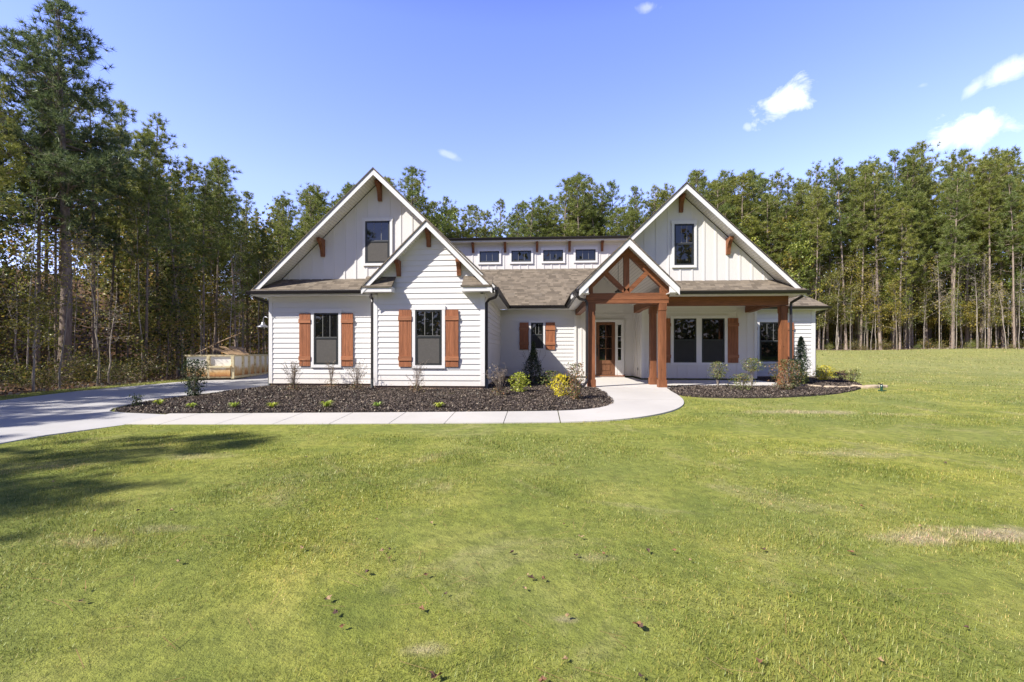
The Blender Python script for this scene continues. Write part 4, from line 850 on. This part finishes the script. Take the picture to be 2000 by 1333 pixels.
for row, (sp, o0, o1) in enumerate([(1.75, .3, 1.6), (1.9, 2.2, 4.5), (2.2, 5, 8), (2.6, 8.5, 12), (3.4, 13, 18)]):
    for p in seg_points(sp, o0, o1, .5):
        X, Z = p.x, p.y
        if not visible(X, Z) or nP >= 285: continue
        if not okd(X, Z, .85): continue
        u, v, z = wz(X, Z); hl_, px = hlimit(X, Z, z)
        
        k = rnd.choice([2, 5, 2, 5, 4, 0]) if 600 < px < 1560 else rnd.choice([0, 1, 3, 4, 5, 6, 6, 3])
        h = min(hl_*rnd.uniform(.80, 1.03) if row < 3 else hl_*rnd.uniform(.85, 1.0), 21.5)
        if px < 240 and row < 2: h = min(h, 14.5)
        if row == 0 and rnd.random() < .3: h *= .86
        s = h/18; plant('pine_tree', PV[k], (u, v, z), s, rnd.uniform(0, 6.28), 'slender pine with a bare lower trunk in the woods '+area(px), 'pine tree', 'pines in the woods '+area(px), max(.62, s)*rnd.uniform(.9, 1.15)*(1.35 if 600 < px < 1560 else 1)); nP += 1
nB = 0
for sp, o0, o1 in [(2.3, -.2, 2.5), (2.6, 3, 7), (2.2, .3, 3.5)]:
    for p in seg_points(sp, o0, o1, .6):
        X, Z = p.x, p.y
        if not visible(X, Z) or not okd(X, Z, .6): continue
        u, v, z = wz(X, Z); hl_, px = hlimit(X, Z, z); k = rnd.choice([0, 1, 2, 3, 0, 5, 1]); base = (9, 8, 10, 7, 9, 6)[k]
        h = min(rnd.uniform(4.5, 9.5), hl_*.62)
        if px > 1560: h = rnd.uniform(4.5, 10.5)
        if sp == 2.2 and px < 1560: continue
        if 600 < px < 1560: h = hl_*rnd.uniform(.62, .88)
        s = h/base; plant('broadleaf_tree', BV[k], (u, v, z), s, rnd.uniform(0, 6.28), 'low leafy tree with '+('yellow-green' if k in (1, 3) else 'green')+' leaves under the pines '+area(px), 'tree', 'leafy trees under the pines '+area(px), s*.95); nB += 1
nS = 0
for sp, o0, o1 in [(.85, -.3, 1.5), (1.0, 1.5, 6)]:
    for p in seg_points(sp, o0, o1, .5):
        X, Z = p.x, p.y
        if not visible(X, Z) or not okd(X, Z, .3): continue
        u, v, z = wz(X, Z); hl_, px = hlimit(X, Z, z)
        if 640 < px < 1560: continue
        k = rnd.randrange(4); h = rnd.uniform(4, 10); s = h/9
        plant('sapling', SV[k], (u, v, z), s, rnd.uniform(0, 6.28), 'thin pale sapling with sparse leaves at the wood edge '+area(px), 'sapling', 'thin saplings at the wood edge '+area(px), .8); nS += 1
nR = 0
for sp, o0, o1 in [(2.2, .1, 1.4), (2.6, 1.5, 5)]:
    for p in seg_points(sp, o0, o1, .4):
        X, Z = p.x, p.y
        if not visible(X, Z): continue
        u, v, z = wz(X, Z); _, px = hlimit(X, Z, z)
        if 640 < px < 1560: continue
        s = rnd.uniform(.35, .85)*(1 if px < 600 else .75)
        plant('woodland_shrub', BR[rnd.randrange(3)], (u, v, z), s, rnd.uniform(0, 6.28), 'scrubby low bush at the foot of the trees '+area(px), 'shrub', 'scrubby bushes at the wood edge '+area(px), s*1.3, 'foliage', 'stems'); nR += 1
# trees out of frame on the left whose shadows fall across the driveway and the lawn
for i in range(27):
    Z = (-9+i*1.25 if i < 17 else -9.5+(i-17)*.85)+rnd.uniform(-.6, .6); X = (-16.7-rnd.uniform(0, 4)) if Z < -1.5 else (-20-rnd.uniform(0, 6))
    hh = min(15.5, ((-5.2 if Z < -1.5 else -9.5)-X)/.884)
    if visible(X, Z): continue
    u, v, z = wz(X, Z); plant('pine_tree', PV[i % 7], (u, v, z), hh/18, i, 'pine beside the driveway beyond the left edge of the photo', 'pine tree', 'pines beside the driveway beyond the photo', .95)

# --- deep woods and undergrowth as masses
def woods(name, label, rowsoff, n, size, zmax, mats, trunks=True, poly=line, dens=None):
    global rng
    rng = np.random.default_rng(5); segs = []; L_ = [(poly[i+1]-poly[i]).length for i in range(len(poly)-1)]; tot = sum(L_); P = []
    for i in range(len(poly)-1):
        a, b_ = poly[i], poly[i+1]; d = (b_-a).normalized(); nr = Vector((-d.y, d.x)); k = int(n*L_[i]/tot)
        t = rng.uniform(0, L_[i], k); o = rng.uniform(*rowsoff, k); X = a.x+d.x*t+nr.x*o; Z = a.y+d.y*t+nr.y*o; P.append(np.stack([X, Z], 1))
    P = np.concatenate(P); u = P[:, 0]*CT-P[:, 1]*ST; v = P[:, 0]*ST+P[:, 1]*CT
    clump = np.array([noise.noise(Vector((a*.35, b_*.35, 0))) for a, b_ in zip(u, v)])
    z = zt(u, v)+zmax*rng.uniform(0, 1, len(u))**1.1*(.9+.5*clump)
    V, F = leaves(np.stack([u, v, z], -1), size, .7, .3); o = link(name, npmesh(name, V, F, mats)); tag(o, label, 'woods', None, 'stuff'); return o
woods('deep_woods', 'dark tangle of leaves deep in the woods behind the nearer trunks', (7, 24), 260000, .19, 12.5, M['brush'], poly=line[2:])
woods('far_woods', 'dense mass of distant trees closing the view behind the tree line', (20, 40), 190000, .50, 14.5, M['brush'], poly=line[1:])
woods('undergrowth', 'low leafy undergrowth and brush along the edge of the woods', (.8, 9), 42000, .11, 1.0, M['brush'])
woods('leaf_litter', 'fallen brown leaves and pine straw on the woodland floor', (-.4, 9), 40000, .11, .06, M['dry'])
# woods across the street, behind the camera; they show as reflections in the windows
back = [Vector((60, -27)), Vector((20, -29)), Vector((-20, -29)), Vector((-50, -27))]
woods('street_woods', 'wall of trees across the street seen only as window reflections', (0, 9), 26000, .8, 15, M['brush'], poly=back)

# ------------------------------------------------------------------ garden plants
def shrub(name, label, loc, h, r, mat, nleaf, size, shape='ball', stems=7, stemmat='twig', base=.0, cat='shrub', group=None, asp=.55, seed=0):
    global rng
    rng = np.random.default_rng(seed+int(abs(loc[0])*100)); st = Stems(); pts = []
    for k in range(stems):
        a = rng.uniform(0, 6.283); rr = r*rng.uniform(.15, .85)*(1 if shape != 'cone' else .35); e = np.array([rr*math.cos(a), rr*math.sin(a), h*rng.uniform(.6, .97)])
        m_ = e*.5+rng.normal(0, .03, 3)+np.array([0, 0, .08*h]); st.tube([(0, 0, 0), m_*.5, m_, e], [.012, .010, .007, .003], 5)
        for j in range(4):
            s = m_+(e-m_)*rng.uniform(0, 1); q = s+rng.normal(0, .09, 3)*np.array([1, 1, .8]); st.tube([s, q], [.004, .002], 3)
    n = nleaf; z = rng.uniform(base, 1, n); a = rng.uniform(0, 6.283, n)
    if shape == 'ball': f = np.sqrt(np.maximum(0, 1-((z-base)/(1-base)*2-1)**2))*.9+.12
    elif shape == 'spire': f = (1-z)**1.7*.95+.05
    elif shape == 'cone': f = np.minimum(1, (z-base)/(1-base)*4+.35)*(1-(z-base)/(1-base))**.65+.04
    else: f = .35+.65*np.clip((z-base)/(1-base)*1.3, 0, 1)*(1-.5*z)
    lump = 1+.28*np.sin(a*3+z*9+seed)+.18*np.sin(a*5-z*14)
    rr = r*f*lump*rng.uniform(0, 1, n)**.42; c = np.stack([rr*np.cos(a), rr*np.sin(a), z*h], -1)+rng.normal(0, size*.25, (n, 3))
    V, F = leaves(c, size, asp, .5); u, v = loc
    e = empty(name, (u, v, float(bedz(u, v))-.01), 0, label, cat, group)
    link('stems', st.mesh('stems', M[stemmat]), e); link('foliage', npmesh('foliage', V, F, M[mat]), e); return e
def twiggy(label, loc, h, r, n, group=None, seed=1, mat='dry', lean=0):
    global rng
    rng = np.random.default_rng(seed); st = Stems(); c = []
    for k in range(n):
        a = rng.uniform(0, 6.283); L_ = h*rng.uniform(.45, 1.0); rr = r*rng.uniform(.1, 1)
        p = [np.array([0., 0, 0]), np.array([rr*.25*math.cos(a), rr*.25*math.sin(a), L_*.4]), np.array([rr*.6*math.cos(a)+lean*.3, rr*.6*math.sin(a), L_*.75]), np.array([rr*math.cos(a)+lean, rr*math.sin(a), L_])]
        st.tube(p, [.007, .0055, .004, .002], 4)
        for j in range(9):
            t = rng.uniform(.35, 1); q = p[1]+(p[3]-p[1])*t; e = q+rng.normal(0, .055, 3)+[0, 0, .03]; st.tube([q, e], [.003, .0015], 3); c += [e, (q+e)/2]
    c = np.array(c); V, F = leaves(c+rng.normal(0, .01, c.shape), .032, .5, .2); u, v = loc
    e = empty('dry_shrub', (u, v, float(bedz(u, v))), 0, label, 'shrub', group)
    link('stems', st.mesh('stems', M['twig']), e); link('foliage', npmesh('foliage', V, F, M[mat]), e)
    n2 = 260; cc = np.stack([rng.normal(0, .12, n2), rng.normal(0, .12, n2), rng.uniform(0, .28, n2)], -1); V, F = leaves(cc, .04, .4, .2); link('basal_leaves', npmesh('basal_leaves', V, F, M['bronze']), e)
shrub('evergreen_shrub', 'upright green shrub at the left tip of the mulch bed beside the driveway', (-10.72, 13.6), 1.15, .44, 'holly', 1900, .055, 'up', 9, seed=3)
e_ = shrub('evergreen_shrub', 'small sprawling green seedling at the very left end of the bed', (-10.6, 11.4), .3, .2, 'leaf_green', 160, .05, 'up', 4, seed=4)
twiggy('dried twiggy shrub at the left corner of the garage wall', (-7.75, 14.0), 1.0, .42, 26, 'dried twiggy shrubs along the front wall', 1)
twiggy('small dried twiggy shrub under the leftmost window', (-7.05, 15.1), .95, .30, 14, 'dried twiggy shrubs along the front wall', 2)
twiggy('dried twiggy shrub right of the leftmost window before the downspout', (-5.75, 14.1), 1.05, .40, 22, 'dried twiggy shrubs along the front wall', 3)
twiggy('dried twiggy shrub under the middle shuttered window', (-3.72, 13.7), 1.02, .36, 18, 'dried twiggy shrubs along the front wall', 4)
twiggy('leaning dried shrub with seedy stalks at the inner corner downspout', (-1.12, 13.0), .95, .45, 24, 'dried twiggy shrubs along the front wall', 5, lean=-.12)
shrub('golden_shrub', 'round golden shrub in front of the inner corner', (-.58, 13.9), .60, .30, 'gold', 900, .055, 'ball', 8, seed=5)
shrub('golden_shrub', 'bright yellow shrub beside the reddish one near the entry post', (.62, 12.95), .62, .27, 'goldy', 700, .055, 'ball', 8, seed=6)
shrub('holly_shrub', 'tall dark pointed holly in the shade under the small window', (-.2, 17.0), 1.58, .78, 'holly', 4200, .055, 'spire', 9, seed=7)
shrub('low_shrub', 'low loose green shrub with pale tips right of the dark holly', (.45, 15.9), .55, .45, 'azalea', 650, .06, 'ball', 8, seed=8)
shrub('bronze_shrub', 'upright bronze-green shrub close to the curve of the walk', (.98, 12.35), 1.0, .32, 'bronze', 1300, .045, 'up', 9, seed=9)
for i, (u, v) in enumerate([(-9.35, 10.6), (-8.35, 10.52), (-7.33, 10.58), (-6.39, 10.6), (-5.09, 10.68), (-3.93, 10.92), (-2.39, 10.85)]):
    if i == 0: u, v = -9.6, 11.0
    rng = np.random.default_rng(40+i); V, F = [], []
    n = 60; a = rng.uniform(0, 6.283, n); L_ = rng.uniform(.10, .21, n)*(1.2 if i == 4 else .95); W_ = .011
    P = []; F = []
    for k in range(n):
        d = np.array([math.cos(a[k]), math.sin(a[k]), 0]); s = np.array([-d[1], d[0], 0])*W_; b0 = d*.02; m_ = d*L_[k]*.45+[0, 0, L_[k]*.7]; t_ = d*L_[k]*1.0+[0, 0, L_[k]*rng.uniform(.2, .75)]; j = len(P)
        P += [b0-s, b0+s, m_+s, m_-s, t_]; F += [(j, j+1, j+2, j+3), (j+3, j+2, j+4, j+4)]
    me = bpy.data.meshes.new('daylily'); me.from_pydata([tuple(p) for p in P], [], [f if f[2] != f[3] else f[:3] for f in F]); me.materials.append(M['lily'])
    o = link('daylily', me, None, (u, v, float(bedz(u, v)))); tag(o, ('first', 'second', 'third', 'fourth', 'fifth', 'sixth', 'seventh')[i]+' lime-green daylily clump from the left along the walk', 'daylily', 'daylily clumps along the walk')
def treelet(label, loc, h, r, mat, n, lift, seed, name='azalea_shrub', size=.045):
    return shrub(name, label, loc, h, r, mat, n, size, 'ball', 7, 'palebark', lift, seed=seed)
treelet('leggy azalea with bare pale stems in front of the paired porch windows', (6.1, 15.9), .88, .30, 'azalea', 900, .35, 21)
treelet('small round-headed azalea on a forked pale stem before the porch shutter', (7.15, 15.7), .98, .33, 'azalea', 900, .55, 22)
shrub('azalea_shrub', 'low dense green azalea at the foot of the round-headed one', (6.4, 14.75), .55, .36, 'azalea', 900, .045, 'ball', 7, seed=23)
shrub('bronze_shrub', 'reddish-green bushy shrub in front of the right porch post', (7.72, 14.7), .98, .44, 'bronze', 1900, .048, 'ball', 9, base=.05, seed=24)
shrub('evergreen_shrub', 'dark glossy shrub between the reddish bush and the conical evergreen', (8.75, 16.0), .95, .34, 'holly', 1200, .05, 'up', 8, seed=25)
e_ = shrub('conical_evergreen', 'narrow cone-shaped evergreen on bare stems by the right wing', (9.75, 17.55), 1.78, .31, 'needle_dark', 4200, .045, 'cone', 5, base=.28, seed=26)
shrub('low_shrub', 'yellow-green leafy clump around the base of the conical evergreen', (9.75, 17.35), .5, .24, 'leaf_green', 420, .06, 'up', 8, seed=27)
shrub('golden_shrub', 'bright yellow shrub by the right end of the house', (11.85, 19.6), .64, .38, 'goldy', 900, .055, 'ball', 8, seed=28)
shrub('purple_shrub', 'small dark purple shrub beside the rightmost yellow one', (11.95, 18.7), .42, .26, 'purple', 420, .045, 'ball', 6, seed=29)
shrub('low_shrub', 'small green shrub at the far right end of the bed', (12.2, 18.45), .52, .32, 'azalea', 380, .055, 'up', 7, seed=30)
# flat stones edging the right bed, half sunk
rnd = random.Random(5)
sp_ = [(8.9, 16.35), (9.4, 16.15), (9.85, 15.98), (10.3, 15.9), (10.75, 15.9), (11.15, 15.98), (11.5, 16.15), (11.75, 16.4)]
for i, (u, v) in enumerate(sp_):
    m = MB(); n = 9; r_ = [rnd.uniform(.85, 1.1) for _ in range(n)]; ring = lambda s, z: [(.25*s*r_[k]*math.cos(2*math.pi*k/n), .11*s*r_[k]*math.sin(2*math.pi*k/n), z) for k in range(n)]
    V = ring(1, -.05)+ring(1.04, .03)+ring(.86, .06); F = [(a*n+k, a*n+(k+1) % n, (a+1)*n+(k+1) % n, (a+1)*n+k) for a in range(2) for k in range(n)]+[tuple(range(2*n, 3*n))]
    m.add(V, F); o = m.build('edging_stone', M['stone']); o.location = (u, v, float(bedz(u, v))); o.rotation_euler = (rnd.uniform(-.1, .1), rnd.uniform(-.1, .1), rnd.uniform(-.3, .3)-.1)
    tag(o, 'flat tan stone edging the mulch bed right of the porch', 'stone', 'flat tan stones edging the right bed')
# sprinkler head in the right lawn
u, v = 10.5, 14.6; z = float(zt(u, v)); M['green_plastic'] = simple('dark_green_plastic', (.01, .06, .035), .35)
o = empty('sprinkler', (u, v, z+.02), -.1, 'small dark green lawn sprinkler standing on the grass right of the bed', 'sprinkler')
m = MB(); m.tube([(0, 0, 0), (0, 0, .12)], .035, 10); m.lathe((0, 0, .12), [(.035, 0), (.045, .03), (.03, .07), (0, .08)], 10); m.build('body', M['green_plastic'], o)
m = MB(); m.bar((0, 0, .015), (.13, 0, .015), .03, .03); m.bar((0, 0, .015), (-.04, .09, .015), .03, .03); m.bar((0, 0, .015), (-.04, -.09, .015), .03, .03); m.build('foot', M['green_plastic'], o)
m = MB(); m.bar((0, 0, .20), (-.09, 0, .235), .02, .03); m.bar((0, 0, .20), (.03, 0, .23), .02, .03); m.build('arm', M['black'], o)

# ------------------------------------------------------------------ grass blades
rng = np.random.default_rng(99)
def in_lawn(u, v):
    m = pip(u, v, lawn_poly)
    for q in (BED_L, BED_R, WALK, DRIVE): m &= ~pip(u, v, q)
    m &= ~((u > -9.5) & (u < 9.1) & (v > 15.2)); m &= ~((u > 9) & (u < 12.6) & (v > 21.3)); return m
GV = []
for (za, zb_, dens, L_, W_) in [(1.55, 2.6, 7500, .036, .0042), (2.6, 4.2, 4600, .040, .0052), (4.2, 6.5, 2300, .044, .0072), (6.5, 10, 1150, .048, .0105), (10, 16, 330, .050, .015), (16, 26, 110, .06, .026), (26, 45, 28, .075, .05)]:
    A = (zb_*zb_-za*za)*1.16; n = int(A*dens); Zc = np.sqrt(rng.uniform(za*za, zb_*zb_, n)); Xc = Zc*rng.uniform(-1.16, 1.16, n)
    u = Xc*CT-Zc*ST; v = Xc*ST+Zc*CT; jj = rng.normal(0, .022, (2, n)); m = in_lawn(u+jj[0], v+jj[1]); u = u[m]; v = v[m]; n = len(u)
    a = rng.uniform(0, 6.283, n); tilt = rng.uniform(.15, 1.15, n); hgt = rng.uniform(.45, 1.25, n)*L_*np.where(rng.random(n) < .04, 1.35, 1)
    cl = .75+.5*np.sin(u*2.1+np.sin(v*1.7)*2)*np.sin(v*2.6+np.sin(u*1.3)*2); hgt = hgt*np.clip(cl, .45, 1.25)
    z0 = zt(u, v)-.004; d = np.stack([np.cos(a)*np.sin(tilt), np.sin(a)*np.sin(tilt), np.cos(tilt)], -1); s = np.stack([-np.sin(a), np.cos(a), np.zeros(n)], -1)*W_/2
    c = np.stack([u, v, z0], -1); GV.append(np.stack([c-s, c+s, c+d*hgt[:, None]], 1).reshape(-1, 3))
V = np.concatenate(GV); g = link('grass', npmesh('grass', V, np.arange(len(V)).reshape(-1, 3), M['blade'])); tag(g, 'short green lawn grass with dry straw-coloured patches', 'grass', None, 'stuff')
# pine straw scattered over the front lawn
n = 750; Zc = np.sqrt(rng.uniform(1.7**2, 9**2, n)); Xc = Zc*rng.uniform(-1.1, 1.1, n); u = Xc*CT-Zc*ST; v = Xc*ST+Zc*CT; m = in_lawn(u, v) & (v < 9); u, v = u[m], v[m]; n = len(u)
a = rng.normal(-.5, .7, n); l = rng.uniform(.06, .12, n); d = np.stack([np.cos(a)*l, np.sin(a)*l, rng.normal(0, .006, n)], -1); s = np.stack([-np.sin(a), np.cos(a), np.zeros(n)], -1)*.0011; c = np.stack([u, v, zt(u, v)+.034], -1)
V = np.stack([c-d-s, c-d+s, c+d+s, c+d-s], 1).reshape(-1, 3)
M['straw'] = leafmat('pine_straw', [(0, (.24, .13, .06)), (1, (.42, .28, .14))], .1)
g = link('pine_straw', npmesh('pine_straw', V, np.arange(len(V)).reshape(-1, 4), M['straw'])); tag(g, 'loose orange pine needles scattered over the front lawn', 'pine straw', None, 'stuff')
# fallen leaves, one by one
def leafmesh(seed):
    r_ = random.Random(seed); m = MB(); n = 10; pts = [(0, 0, 0)]
    for k in range(n):
        a = 2*math.pi*k/n; r = (.030 if k % 2 else .019)*r_.uniform(.8, 1.2); pts.append((r*math.cos(a)*1.4, r*math.sin(a), .012*math.sin(a*2+seed)+.010+r_.uniform(0, .008)))
    m.add(pts, [(0, k+1, (k+1) % n+1) for k in range(n)]); return m
M['fallen'] = [simple('brown_leaf', (.22, .11, .055), .8, 0, .3, 60), simple('tan_leaf', (.34, .23, .12), .8, 0, .3, 60), simple('dark_leaf', (.09, .05, .035), .8, 0, .3, 60)]
LM = []
for i in range(6): o = leafmesh(i).build('fallen_leaf', M['fallen'][i % 3]); LM.append(o)
spots = [(735, 1018), (745, 1080), (762, 1077), (762, 1093), (842, 1024), (1000, 1080), (1102, 1027), (1135, 1052), (1125, 1087), (1180, 1085), (1183, 1073), (1266, 1080), (1316, 1081), (1348, 1100), (718, 1121), (833, 1125), (1030, 1124), (1037, 1130), (1062, 1132), (1025, 1150), (870, 1162), (823, 1193), (1110, 1205), (1247, 1225), (1245, 1222), (1103, 1292), (1252, 1324), (850, 1326), (106, 945), (438, 890), (454, 896), (350, 1100), (160, 1176), (166, 1153), (335, 1001), (270, 1000), (185, 1040), (640, 1173), (655, 1200), (670, 1225), (545, 900), (598, 897), (1495, 885), (1515, 965), (1490, 1080), (1683, 995), (1820, 977), (1845, 908), (1662, 1083), (1797, 1033), (1965, 1038), (1485, 1295), (1720, 1295), (1888, 1232), (1060, 1335), (590, 1075)]
Hc = CAMZ+.29
for i, (px, py) in enumerate(spots):
    t = Hc*889/(py-688); X = (px-1000)/889*t; u, v = C2W(X, t); s = LM[i] if i < 6 else LM[i % 6].copy()
    if i >= 6: COL.objects.link(s)
    k = .85 if (px, py) in ((1247, 1225), (850, 1326)) else .32+.36*((i*37) % 10)/10
    s.location = (u, v, float(zt(u, v))+.028); s.rotation_euler = (.2*math.sin(i), .25*math.cos(i*2), i*1.3); s.scale = (k, k, k)
    tag(s, 'dry curled '+('brown', 'tan', 'dark brown')[i % 3]+' leaf lying on the front lawn', 'leaf', 'dry leaves scattered on the front lawn')
